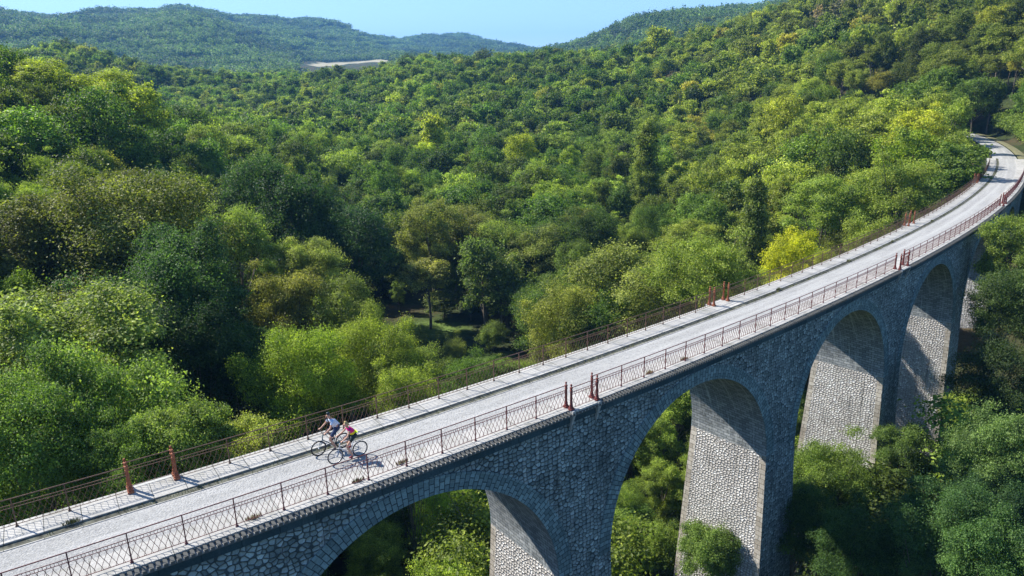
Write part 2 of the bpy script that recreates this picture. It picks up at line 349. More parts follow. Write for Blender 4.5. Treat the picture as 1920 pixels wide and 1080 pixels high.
def blob(X, Y, cx, cy_, rx, ry, a=0):
    dx, dy = X-cx, Y-cy_; c, s = math.cos(a), math.sin(a)
    return np.clip(1.6-1.6*np.hypot((dx*c+dy*s)/rx, (-dx*s+dy*c)/ry), 0, 1)
_fc = azr(700, 1500)
def field_mask(X, Y): return (blob(X, Y, _fc[0], _fc[1], 88, 120, 0) > .02).astype(float)
def height(X, Y):
    X = np.atleast_1d(np.asarray(X, float)); Y = np.atleast_1d(np.asarray(Y, float)); out = np.zeros(len(X))
    for a in range(0, len(X), 20000):
        x, y = X[a:a+20000], Y[a:a+20000]; wx, wy = warp(x, y)
        out[a:a+20000] = tps((wx[:, None]-_wx)**2+(wy[:, None]-_wy)**2) @ _w[:_n] + _w[_n] + _w[_n+1]*wx + _w[_n+2]*wy
    r = np.hypot(X, Y)
    out += np.minimum(r/100, 6)*.35*(np.sin(X*.045+1)*np.cos(Y*.037) + .5*np.sin(X*.11+Y*.09))
    far = sstep(r, 850, 1500); out += .6*far*(16*np.sin(X*.0123+1.3*np.sin(Y*.004))*np.sin(Y*.0065+.7) + 9*np.sin(X*.027+Y*.011+2) + 5*np.sin(X*.051-Y*.023))*(1-np.clip(blob(X, Y, _fc[0]*.95, _fc[1]*.95, 260, 480, 0), 0, 1))
    out -= 13*sstep(r, 1700, 2300)
    near = r < 330
    if near.any():
        s_, n_ = to_curve(X[near], Y[near]); o = out[near]
        w_ = (1-sstep(abs(n_-2.4), 3.6, 9))*sstep(s_, 134, 146)*(1-sstep(s_, 205, 214)); o = o*(1-w_) + (-.28)*w_
        cap = np.where((abs(n_-2.4) < 5) & (s_ < 212), -.28, 1e9); o = np.minimum(o, cap); out[near] = o
    return out
def build_terrain():
    az = np.radians(np.concatenate([np.arange(-50, 50.1, .4), np.arange(52, 308.1, 4)]))
    rr = np.concatenate([[.5], np.geomspace(4, 9000, 330)])
    AZ, RR = np.meshgrid(az, rr); X = (RR*np.sin(AZ)).ravel(); Y = (RR*np.cos(AZ)).ravel()
    Z = height(X, Y); nA, nR = len(az), len(rr)
    i = np.arange(nR-1)[:, None]*nA + np.arange(nA)[None]; j = np.arange(nR-1)[:, None]*nA + (np.arange(nA)[None]+1) % nA
    F = np.stack([i, i+nA, j+nA, j], -1).reshape(-1, 4)[:, ::-1]
    me = mesh_np('terrain', np.stack([X, Y, Z], 1), F, [M_ground], smooth=True)
    og = me.attributes.new('open_ground', 'FLOAT', 'POINT'); og.data.foreach_set('value', open_mask(X, Y).astype(np.float32))
    fg = me.attributes.new('field_ground', 'FLOAT', 'POINT'); fg.data.foreach_set('value', field_mask(X, Y).astype(np.float32))
    return tag(link('terrain', me), kind='structure')
CLEAR = [(*azr(810, 118), 8, 6, 0), (*azr(885, 103), 9, 4, 0)]
def open_mask(X, Y): return np.clip(sum(blob(X, Y, *c) for c in CLEAR), 0, 1)
terrain = build_terrain()

# ------------------------------------------------------------------ the viaduct
WD = 4.87; PIER0, SPAN = 1.4, 18.8; RAD = 7.55; Z_SPR = -9.2; HW = SPAN/2 - RAD     # half width of a pier at the springing
BAT = .045
def nn(z): return -.22 + BAT*(z+.7)            # near face
def nf(z): return WD+.22 - BAT*(z+.7)          # far face
viaduct = empty('viaduct', tuple(cv(39, 2.4, -28)), label='curved stone viaduct with tall arches crossing the wooded valley', cat='viaduct')
def vpart(name, V, F, mats, uv, mi=None, parent=None, world=True):
    me = mesh_np(name, V, F, mats, uv=uv, mi=mi); o = link(name, me, parent or viaduct)
    p = o.parent
    while p: 
        me.transform(Matrix.Translation(-p.location)); p = p.parent
    return o
def grid(S_, Z_, nfun, u=None, flip=False):
    """sheet over arrays S_ (i,j) and Z_ (i,j); nfun(z) offset"""
    V = cv(S_.ravel(), nfun(Z_).ravel(), 0); V[:, 2] = Z_.ravel(); a, b = S_.shape
    idx = np.arange(a*b).reshape(a, b); F = np.stack([idx[:-1, :-1], idx[1:, :-1], idx[1:, 1:], idx[:-1, 1:]], -1).reshape(-1, 4)
    uv = np.stack([S_.ravel(), Z_.ravel()], 1)
    return V, (F[:, ::-1] if flip else F), uv
class Acc:
    def __init__(s): s.V = []; s.F = []; s.U = []; s.M = []; s.k = 0
    def add(s, V, F, U, m=0): s.V.append(V); s.F.append(F+s.k); s.U.append(U); s.M.append(np.full(len(F), m)); s.k += len(V)
    def out(s, name, mats, parent=None): return vpart(name, np.concatenate(s.V), np.concatenate(s.F), mats, np.concatenate(s.U), np.concatenate(s.M), parent)
ZT = -.72
KS = range(-2, 8)                       # piers k at PIER0 + SPAN*k ; arch k sits between pier k and k+1
for k in range(-2, 7):
    sc = PIER0 + SPAN*(k+.5); A = Acc()
    th = np.linspace(0, math.pi, 41); sa = sc - RAD*np.cos(th); za = Z_SPR + RAD*np.sin(th)
    for fn, fl in ((nn, False), (nf, True)):
        t = np.linspace(0, 1, 7)[None]; S_ = np.repeat(sa[:, None], 7, 1); Z_ = ZT + (za[:, None]-ZT)*t
        A.add(*grid(S_, Z_, fn, flip=fl))
        for e0, e1 in ((sc-SPAN/2, sc-RAD), (sc+RAD, sc+SPAN/2)):
            S_ = np.repeat(np.linspace(e0, e1, 3)[:, None], 7, 1); Z_ = ZT + (Z_SPR-ZT)*t + 0*S_
            A.add(*grid(S_, Z_, fn, flip=fl))
    A.out('spandrel_wall', [M_rubble_shaded])
    # soffit of the vault
    tn = np.linspace(0, 1, 9); SS = np.repeat(sa[:, None], 9, 1); ZZ = np.repeat(za[:, None], 9, 1); NN = nn(ZZ) + (nf(ZZ)-nn(ZZ))*tn[None]
    V = cv(SS.ravel(), NN.ravel(), 0); V[:, 2] = ZZ.ravel(); idx = np.arange(41*9).reshape(41, 9)
    F = np.stack([idx[:-1, :-1], idx[:-1, 1:], idx[1:, 1:], idx[1:, :-1]], -1).reshape(-1, 4)
    U = np.stack([NN.ravel(), np.repeat((th*RAD)[:, None], 9, 1).ravel()*np.where(SS.ravel() > sc, -1, 1)], 1)
    vpart('vault', V, F, [M_soffit], U)
    # arch rings on both faces: two courses proud of the wall, plus a thin hood course
    A = Acc()
    for fn, sg in ((nn, -1), (nf, 1)):
        for r0, r1, pr, m in ((RAD, RAD+.72, .03, 0), (RAD+.72, RAD+.84, .06, 0)):
            th2 = np.linspace(0, math.pi, 61)
            def P(r, off): 
                s_ = sc-r*np.cos(th2); z_ = Z_SPR+r*np.sin(th2); V = cv(s_, fn(z_)+sg*off, 0); V[:, 2] = z_; return V
            rows = [P(r0, -.02), P(r0, pr), P(r1, pr), P(r1, -.02)]
            V = np.concatenate(rows); n1 = 61
            F = []
            for q in range(3):
                i = np.arange(n1-1)+q*n1; f = np.stack([i, i+n1, i+n1+1, i+1], 1); F.append(f if sg < 0 else f[:, ::-1])
            U = np.concatenate([np.stack([q + 0*th2, th2*(RAD+.4)], 1) for q in (0, 0, r1-r0, r1-r0)])
            A.add(V, np.concatenate(F), U, m)
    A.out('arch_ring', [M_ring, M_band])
    if k == 1 or k == 2:
        hole = MB(); c = cvv(sc+2.6, 1.2, Z_SPR+math.sqrt(RAD**2-2.6**2)-.03); hole.box((0, 0, 0), (.16, .22, .05), Matrix.Translation(c-Vector(viaduct.location)) @ Matrix.Rotation(heading(sc), 4, 'Z') @ Matrix.Rotation(.35, 4, 'Y'))
        hole.build('drain_opening', [simple('drain_inner_shade', (.01, .01, .012), .9)], viaduct)  # solid near-black block; the opening's inner shade is put into its colour
for k in KS:
    sc = PIER0 + SPAN*k; gz = float(height(*cv(sc, 2.4)[:2])[0]) - 3
    if gz > Z_SPR-.5: gz = Z_SPR-2
    A = Acc(); zz = np.linspace(Z_SPR, gz, 12)[None]; hw = HW + (Z_SPR-zz)*.03
    for fn, fl in ((nn, False), (nf, True)):
        S_ = sc + np.linspace(-1, 1, 5)[:, None]*hw; A.add(*grid(S_, zz+0*S_, fn, flip=fl))
    for sg in (-1, 1):
        S1 = (sc + sg*hw)[0]; Z1 = zz[0]
        n0, n1 = nn(Z1), nf(Z1); q = .48
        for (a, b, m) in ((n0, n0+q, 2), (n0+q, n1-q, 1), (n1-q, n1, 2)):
            t = np.linspace(0, 1, 3); NN = a[None] + (b-a)[None]*t[:, None]; SS = np.repeat(S1[None], 3, 0); ZZ = np.repeat(Z1[None], 3, 0)
            V = cv(SS.ravel(), NN.ravel(), 0); V[:, 2] = ZZ.ravel(); idx = np.arange(V.shape[0]).reshape(SS.shape)
            F = np.stack([idx[:-1, :-1], idx[1:, :-1], idx[1:, 1:], idx[:-1, 1:]], -1).reshape(-1, 4)
            if sg > 0: F = F[:, ::-1]
            F = F[:, ::-1]
            A.add(V, F, np.stack([NN.ravel()*(1 if m == 1 else 1.0), ZZ.ravel()+k*3.3], 1), m)
    A.out('pier', [M_rubble_shaded, M_rubble_side_lit, M_quoin])
S_END = PIER0+SPAN*7
def sweep(name, prof, s0, s1, mats, parent, ds=1.0, mi=0, ucol=None, caps=False):
    """closed or open profile [(n,z)...] swept along the curve"""
    ss = np.linspace(s0, s1, max(2, int((s1-s0)/ds)+1)); V = []; U = []; acc = 0; acs = [0]
    for a, b in zip(prof, prof[1:]): acc += math.hypot(a[0]-b[0], a[1]-b[1]); acs.append(acc)
    for (n_, z_), u_ in zip(prof, acs):
        p = cv(ss, n_, z_); V.append(p); U.append(np.stack([ss, 0*ss+u_], 1))
    m_ = len(ss); F = []
    for q in range(len(prof)-1):
        i = np.arange(m_-1)+q*m_; F.append(np.stack([i, i+1, i+m_+1, i+m_], 1))
    V = np.concatenate(V); F = np.concatenate(F); U = np.concatenate(U)
    if parent is viaduct: return vpart(name, V, F, mats, U)
    me = mesh_np(name, V, F, mats, uv=U); return link(name, me, parent)
# closing wall beyond the last arch
A = Acc()
for fn, fl in ((nn, False), (nf, True)):
    S_ = np.repeat(np.linspace(S_END-HW, S_END+16, 12)[:, None], 4, 1); Z_ = np.linspace(ZT, -12, 4)[None]+0*S_; A.add(*grid(S_, Z_, fn, flip=fl))
A.out('abutment_wall', [M_rubble_shaded])
S0, S1 = PIER0-SPAN*2, S_END+16
n0, n1 = -.33, WD+.33
sweep('coping', [(n0-.02, -.13), (n0-.02, 0), (1.0, 0), (1.0, -.3)], S0, S1, [M_coping], viaduct)
sweep('coping', [(WD-1.0, -.3), (WD-1.0, 0), (n1+.02, 0), (n1+.02, -.13)], S0, S1, [M_coping], viaduct)
for a, sg in ((n0, -1), (n1, 1)):
    pr = [(a+sg*.012, -.13), (a+sg*.012, -.26), (a+sg*.05, -.27), (a+sg*.05, -.70), (a-sg*.12, -.73)]
    if sg > 0: pr = pr[::-1]
    sweep('band_course', pr, S0, S1, [M_band], viaduct)
# added blocks under the coping; their dark gaps stand in for railing shadow bars
D = MB()
ns = int((S_END-S0)/.219)
for i in range(ns):
    s_ = S0+.11+i*.219
    if s_ < -8 and i % 1: continue
    M = Matrix.Translation(cvv(s_, 0, 0)-Vector(viaduct.location)) @ Matrix.Rotation(heading(s_), 4, 'Z')
    y0 = n0+.0
    P = [Vector((-.068, y0-.30, -.24)), Vector((.068, y0-.30, -.24)), Vector((.068, y0-.02, -.24)), Vector((-.068, y0-.02, -.24)),
         Vector((-.068, y0-.29, -.10)), Vector((.068, y0-.29, -.10)), Vector((.068, y0-.02, -.03)), Vector((-.068, y0-.02, -.03))]
    D.hexa([M @ p for p in P])
sweep('shadow_bar_ledge', [(n0-.27, -.25), (n0-.27, -.17), (n0+.0, -.14)][::-1][::-1], S0, S1, [M_coping], viaduct)  # added ledge flooring the gaps that imitate the railing's shadow bars
D.build('shadow_bar_blocks', [M_coping], viaduct)
# slab end, edging strip, gutter
path = sweep('path', [(.98, -.09), (1.5, -.075), (2.4, -.065), (3.3, -.07), (3.46, -.07)], S0, S1, [M_gravel], None, .5)
tag(path, kind='structure')
path2 = sweep('path', [(.6, -.2), (1.3, -.12), (2.4, -.07), (3.5, -.1), (4.3, -.2)], S1+.01, 215, [M_gravel], None, 1.0)
tag(path2, kind='structure')
sweep('edging_kerb', [(3.44, -.14), (3.44, -.045), (3.49, -.045), (3.49, -.2)], S0, S1, [M_coping], viaduct)
M_gut = simple('gutter_soil', (.10, .10, .075), .95, var=.8, sc=3)
sweep('gutter', [(3.48, -.09), (3.68, -.08), (3.88, -.045)], S0, S1, [M_gut], viaduct)
# verge beyond the bridge on both sides
M_verge = simple('verge_soil', (.17, .16, .08), .95, var=.4, sc=2)
tag(sweep('verge', [(-1.2, -.27), (-.2, -.13), (.4, -.15)], S1+.01, 210, [M_verge], None), kind='structure')

def blades(P, size, seed, name, mat, lean=.5):
    r = np.random.default_rng(seed); n = len(P); a = r.uniform(0, 6.28, n); h = size*r.uniform(.5, 1.3, n); d = np.stack([np.cos(a), np.sin(a), 0*a], 1); q = np.stack([-d[:, 1], d[:, 0], 0*a], 1)*.012
    tip = P + d*(h*lean*r.uniform(.2, 1.2, n))[:, None] + np.array([0, 0, 1])*h[:, None]; mid = (P+tip)/2+np.array([0, 0, 1])*(h*.12)[:, None]
    V = np.stack([P-q, P+q, mid+q, tip, mid-q], 1).reshape(-1, 3); b = np.arange(n)*5
    F = np.concatenate([np.stack([b, b+1, b+2, b+4], 1), np.stack([b+4, b+2, b+3, b+3], 1)]); F = F[:len(b)*2]
    V = np.concatenate([V, V[b+3]+1e-4]); F[n:, 3] = 5*n+np.arange(n)
    return mesh_np(name, V, F, [mat])
M_weed = simple('weed_green', (.13, .14, .045), .8, var=.5, sc=3); M_dry = simple('dry_grass', (.30, .25, .11), .8, var=.4, sc=3)
ws = rng.uniform(-12, 150, 5200); wk = np.sin(ws*.9)+np.sin(ws*2.3+1)+np.sin(ws*.31); ok_ = wk > rng.uniform(-1.2, 2.2, len(ws)); ws = ws[ok_]
wo = link('gutter_weeds', blades(cv(ws, rng.uniform(3.5, 3.86, len(ws)), -.075), .11, 3, 'gutter_weeds', M_weed)); tag(wo, 'low green weeds growing along the dark gutter beside the far coping', 'weeds', kind='stuff')
TUFTS = [(4.1, .12, 1, 'beside the near railing below the second post left of the cyclists'), (8.3, .15, 0, 'at the near railing right below the front cyclist'), (10.4, .35, 1, 'just right of the shadow of the cyclists'),
         (25.6, .15, 1, 'at the near railing right of the near pillars'), (28.6, .18, 1, 'farther right of the near pillars'), (-1.6, 3.9, 0, 'on the far coping left of the orange pillars'), (45.0, 3.8, 0, 'on the far coping right of the middle pillars'),
         (57.0, 3.75, 0, 'on the far coping, farther along toward the bend'), (67.0, 3.7, 0, 'on the inner verge near the start of the bend'), (80.0, 3.75, 0, 'on the inner verge beside the pillars on the bend')]
for i, (s_, n_, dry, where) in enumerate(TUFTS):
    k_ = 110; a_ = rng.uniform(0, 6.28, k_); q_ = rng.uniform(0, 1, k_)**.7; P_ = np.stack([.30*q_*np.cos(a_), .11*q_*np.sin(a_), 0*a_], 1)
    o = link('grass_tuft', blades(P_, .14, 20+i, 'grass_tuft', M_dry if dry else M_weed)); o.location = cvv(s_, n_, -.075 if 1 < n_ < 3.4 else -.005); o.rotation_euler = (0, 0, heading(s_))
    tag(o, ('dry yellowish' if dry else 'green')+' grass tuft '+where, 'grass tuft', 'grass tufts on the deck')
# ------------------------------------------------------------------ railings
PW = 1.75; RH = 1.17
def lattice_mesh(w, name, mat, side, h0=.10, h1=.80):
    b = MB(); n = max(2, round(w/.219)); p = w/n; T = .0072 if side == 'near' else .0058
    for k in range(-1, n+1):
        for sg in (1, -1):
            x0 = k*p if sg > 0 else (k+1)*p; pts = []
            for i in range(9):
                t = i/8; q = .5-.5*math.cos(math.pi*t); q = .6*t+.4*q
                x = x0 + sg*p*(1.3*q-.15); z = h0+(h1-h0)*t
                pts.append((x, z))
            pts = [(x, z) for x, z in pts if -0.001 <= x <= w+.001]
            for (xa, za), (xb, zb) in zip(pts, pts[1:]):
                d = Vector((xb-xa, 0, zb-za)); d = d.normalized() if d.length > 1e-6 else Vector((0, 0, 1)); nr = Vector((-d.z, 0, d.x))*T
                a, c = Vector((xa, sg*.004, za)), Vector((xb, sg*.004, zb))
                for off in (Vector((0, -T*.8, 0)), Vector((0, T*.8, 0))): pass
                y = Vector((0, T*.8, 0))
                b.hexa([a-nr-y, c-nr-y, c+nr-y, a+nr-y, a-nr+y, c-nr+y, c+nr+y, a+nr+y])
    # beads between the two middle rails
    m = n*2
    for i in range(m):
        x = (i+.5)*w/m; b.box((x, 0, .865), (.007, .007, .055))
    for z, hh in ((.09, .011), (.80, .010), (.925, .012)): b.box((w/2, 0, z), (w/2, .009, hh))
    return b.mesh(name, mat)
def post_mesh(mat):
    b = MB(); b.box((0, 0, RH/2), (.02, .02, RH/2)); b.lathe([(.0, .001), (.06, .001), (.06, .03), (.03, .06), (.02, .07)], n=8); return b.mesh('post', mat)
LM = {}; PM = {'near': post_mesh(M_iron), 'far': post_mesh(M_iron_far)}
def railing(s0, s1, n, first, last, side, label, group, posts_at_ends=False):
    mat = M_iron if side == 'near' else M_iron_far
    o = empty('railing', cvv((s0+s1)/2, n, 0), label=label, cat='railing', group=group); base = Matrix.Translation(-Vector(o.location))
    L_ = s1-s0; scale = 1.0
    if n > 1:  # real length on the outer side
        pass
    cuts = [s0]
    if L_ < 3: cuts.append(s1)
    else:
        if first: cuts.append(s0+first)
        m = max(1, round((s1-last-cuts[-1])/PW)); a = cuts[-1]
        cuts += [a+(s1-last-a)*i/m for i in range(1, m+1)]
        if last: cuts.append(s1)
    for i, (a, b) in enumerate(zip(cuts, cuts[1:])):
        pa, pb = cvv(a, n), cvv(b, n); d = pb-pa; w = d.length; key = (side, round(w, 2))
        if key not in LM: LM[key] = lattice_mesh(round(w, 2), 'lattice_panel', mat, side)
        q = link('lattice_panel', LM[key], o); q.location = pa-Vector(o.location); q.rotation_euler = (0, 0, math.atan2(d.y, d.x))
        if i > 0 or posts_at_ends:
            q = link('post', PM[side], o); q.location = pa-Vector(o.location); q.rotation_euler = (0, 0, heading(a))
    hb = MB(); ss = np.linspace(s0, s1, max(2, int(L_/.9)+1))
    hb.tube([cvv(s_, n, RH) - Vector(o.location) for s_ in ss], .021, 6); hb.build('handrail', mat, o)
    return o
def pillar_mesh(mat):
    b = MB(); H = 1.36
    b.box((0, 0, .05), (.115, .115, .05)); b.lathe([(.10, .10), (.105, .16), (.085, .20), (.09, .26), (.075, .30)], n=12)
    prof = []
    for k in range(12):
        a = 2*math.pi*k/12; b.tube([(.052*math.cos(a), .052*math.sin(a), .28), (.046*math.cos(a), .046*math.sin(a), .98)], .014, 4, caps=False)
    b.lathe([(.075, .30), (.055, .33), (.048, .96), (.075, .99), (.08, 1.03), (.06, 1.06), (.06, 1.13), (.082, 1.16), (.07, 1.20), (.03, 1.22), (.025, 1.25), (.05, 1.28), (.055, 1.32), (.035, 1.36), (0, 1.375)], n=12)
    return b.mesh('iron_pillar', mat)
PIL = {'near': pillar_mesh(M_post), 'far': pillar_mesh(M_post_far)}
def pillar(s, n, side, label, group):
    o = link('iron_pillar', PIL[side]); o.location = cvv(s, n); o.rotation_euler = (0, 0, heading(s)); return tag(o, label, 'pillar', group)
HGAP = .87
pier_s = {k: PIER0+SPAN*k for k in KS}
near_ref = [k for k in KS if k % 2 == 1 and k >= -1]; far_ref = [k for k in KS if k % 2 == 0 and k >= -2]
names = {0: 'the leftmost pier, beside the bright tree at lower left', 1: 'the first full pier right of the cyclists', 2: 'the second pier right of the cyclists',
         3: 'the third pier right of the cyclists', 4: 'the fourth pier, on the bend', 5: 'the farthest near-side refuge at the right edge', 6: 'the far end of the bend', 7: 'the bridge end', -1: 'the left end', -2: 'the left end'}
vis_ref = {('near', 1): 'above the first pier right of the cyclists', ('near', 3): 'above the third pier right of the cyclists', ('near', 5): 'on the bend near the right edge', ('near', 7): 'at the bridge end beyond the bend',
           ('far', 0): 'left of the cyclists', ('far', 2): 'halfway along the far railing', ('far', 4): 'on the bend before the shaded path', ('far', 6): 'beside the shaded end of the path'}
for side, refs, sg, nb in (('near', near_ref, -1, 0.), ('far', far_ref, 1, WD)):
    for k in refs:
        sc = pier_s[k]; where = vis_ref.get((side, k), 'at the left end of the bridge'); 
        if side == 'far' and k == -2 or side == 'near' and k == -1: continue
        for e, we in ((-HGAP, 'left'), (HGAP, 'right')):
            for off, wo in ((0, 'inner'), (.38, 'outer')):
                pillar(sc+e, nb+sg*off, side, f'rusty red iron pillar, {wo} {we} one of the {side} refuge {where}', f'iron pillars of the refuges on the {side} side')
        r_ = railing(sc-HGAP+.05, sc+HGAP-.05, nb+sg*.38, 0, 0, side, f'short railing panel of the {side} refuge {where}', None)
        for e, we in ((-HGAP, 'left'), (HGAP, 'right')):   # stone bracket carrying the refuge slab
            pass
        b = MB(); M0 = frame(sc); 
        for e in (-HGAP, HGAP):
            y0, y1 = nb+sg*.30, nb+sg*.62; yy = sorted((y0, y1))
            for (xa, xb) in ((e-.10, e+.10),):
                top = [Vector((xa, y0, -.0)), Vector((xb, y0, -.0)), Vector((xb, y1, -.0)), Vector((xa, y1, -.0))]
                bot = [Vector((xa+.09, y0, -1.15)), Vector((xb-.09, y0, -1.15)), Vector((xb-.09, y0+sg*.06, -1.15)), Vector((xa+.09, y0+sg*.06, -1.15))]
                mid = [Vector((xa, y0, -.22)), Vector((xb, y0, -.22)), Vector((xb, y1, -.22)), Vector((xa, y1, -.22))]
                for lo, hi in ((bot, mid), (mid, top)):
                    P = [M0 @ p for p in lo+hi]
                    if sg < 0: P = P[3::-1] + P[:3:-1]
                    b.hexa(P)
        x0, x1 = -HGAP+.14, HGAP-.14; b.box((0, nb+sg*.46, -.055), (x1, .14, .052), M0)
        br = b.build('stone_bracket', [M_wstone]); br.parent = viaduct; br.data.transform(Matrix.Translation(-Vector(viaduct.location)))
def secname(side, i, n):
    return {('near', 0): 'near side railing passing in front of the cyclists at lower left', ('near', 1): 'near side railing over the middle arches, between two pillar groups',
            ('near', 2): 'near side railing on the far right bend', ('near', 3): 'near side railing leaving the photo at the right edge', ('near', 4): 'near side railing past the bridge end',
            ('far', 0): 'far side railing at the left edge, left of the orange pillars', ('far', 1): 'far side railing behind the cyclists, up to the middle pillars',
            ('far', 2): 'far side railing climbing right beside the yellow bush', ('far', 3): 'far side railing along the inside of the bend', ('far', 4): 'far side railing along the shaded end of the path'}[(side, i)]
pts = [-30]+[pier_s[k] for k in near_ref if k >= 1]
i = 0
railing(-17.5, pier_s[1]-HGAP-.05, 0, 0, 1.85, 'near', 'rusty '+secname('near', 0, 0), 'rusty iron railings of the viaduct', True)
for i, (a, b) in enumerate(((1, 3), (3, 5), (5, 7))):
    railing(pier_s[a]+HGAP+.05, pier_s[b]-HGAP-.05, 0, 2.1, 2.1, 'near', 'rusty '+secname('near', i+1, 0), 'rusty iron railings of the viaduct')
railing(-24, pier_s[0]-HGAP-.05, WD, 0, 2.1, 'far', 'rusty '+secname('far', 0, 0), 'rusty iron railings of the viaduct', True)
for i, (a, b) in enumerate(((0, 2), (2, 4), (4, 6))):
    railing(pier_s[a]+HGAP+.05, pier_s[b]-HGAP-.05, WD, 2.1, 2.1, 'far', 'rusty '+secname('far', i+1, 0), 'rusty iron railings of the viaduct')
railing(pier_s[6]+HGAP+.05, 146, WD, 2.1, 0, 'far', 'rusty '+secname('far', 4, 0), 'rusty iron railings of the viaduct')


# ------------------------------------------------------------------ cyclists
def skin_mesh(name, J, E_, mats, sub=2, root=None):
    """J {name: ((x,y,z), radius or (rx,ry))}; E_ [(a,b)]; one continuous skinned surface"""
    ks = list(J); me = bpy.data.meshes.new(name+'_sk'); me.from_pydata([J[k][0] for k in ks], [(ks.index(a), ks.index(b)) for a, b in E_], [])
    o = bpy.data.objects.new(name+'_sk', me); COL.objects.link(o); o.modifiers.new('s', 'SKIN'); md = o.modifiers.new('u', 'SUBSURF'); md.levels = sub; md.render_levels = sub
    for i, k in enumerate(ks):
        r = J[k][1]; sv = me.skin_vertices[0].data[i]; sv.radius = r if hasattr(r, '__len__') else (r, r); sv.use_root = (k == (root or ks[0]))
    dg = bpy.context.evaluated_depsgraph_get(); dg.update(); out = bpy.data.meshes.new_from_object(o.evaluated_get(dg)); out.name = name
    bpy.data.objects.remove(o)
    out.materials.clear()
    for m_ in mats: out.materials.append(m_)
    for p in out.polygons: p.use_smooth = True
    return out
def lerp(a, b, t): return tuple(a[i]+(b[i]-a[i])*t for i in range(3))
def face_uvcol(): pass
M_skin = simple('skin', (.52, .29, .20), .55, var=.06); M_skin2 = simple('skin_fair', (.56, .32, .22), .55, var=.06)
M_black = simple('black_rubber', (.018, .018, .022), .7, var=.2); M_dkblue = simple('dark_blue_cloth', (.022, .04, .10), .85, var=.15, sc=20)
M_bframe = simple('teal_bike_paint', (.03, .09, .12), .3, spec=.5, var=.1); M_wframe = simple('white_bike_paint', (.6, .62, .66), .3, var=.08, spec=.5)
M_steel = simple('steel', (.5, .5, .52), .3, metal=.9, var=.1); M_shorts2 = simple('dark_green_cloth', (.015, .03, .03), .85, var=.15)
M_hair_b = simple('blond_hair', (.50, .36, .15), .7, var=.4, sc=40); M_hair_d = simple('dark_hair', (.03, .022, .018), .7, var=.3, sc=40)
M_helmet = simple('black_helmet', (.02, .03, .035), .35, var=.1); M_shoe_d = simple('dark_shoe', (.04, .035, .05), .7); M_shoe_r = simple('red_shoe', (.22, .04, .05), .7)
M_eye = simple('dark_eye', (.02, .015, .012), .3)
def shirt_mat(name, stops):
    m, t = newmat(name); tc = N(t, 'ShaderNodeTexCoord').outputs['Object']; sp = N(t, 'ShaderNodeSeparateXYZ'); L(t, tc, sp.inputs[0])
    n = noise(t, tc, 9, 2, .5); v = math_(t, 'MULTIPLY_ADD', n, .10, sp.outputs['Z'])
    v = math_(t, 'MULTIPLY_ADD', sp.outputs['X'], .35, v)
    col = ramp(t, math_(t, 'SUBTRACT', v, 0.95), stops); princ(t, col, .8, noise(t, tc, 30, 3), .3, .004, spec=.2); return m
M_shirt_m = shirt_mat('white_and_blue_shirt', [(.0, (.68, .72, .78)), (.40, (.62, .69, .80)), (.60, (.42, .56, .76)), (.70, (.12, .32, .62))])
M_shirt_w = shirt_mat('pink_yellow_green_shirt', [(0, (.03, .42, .12)), (.13, (.10, .50, .08)), (.17, (.85, .72, .01)), (.24, (.88, .66, .01)), (.30, (.72, .02, .20)), (.6, (.66, .015, .22))])
WR_ = .335
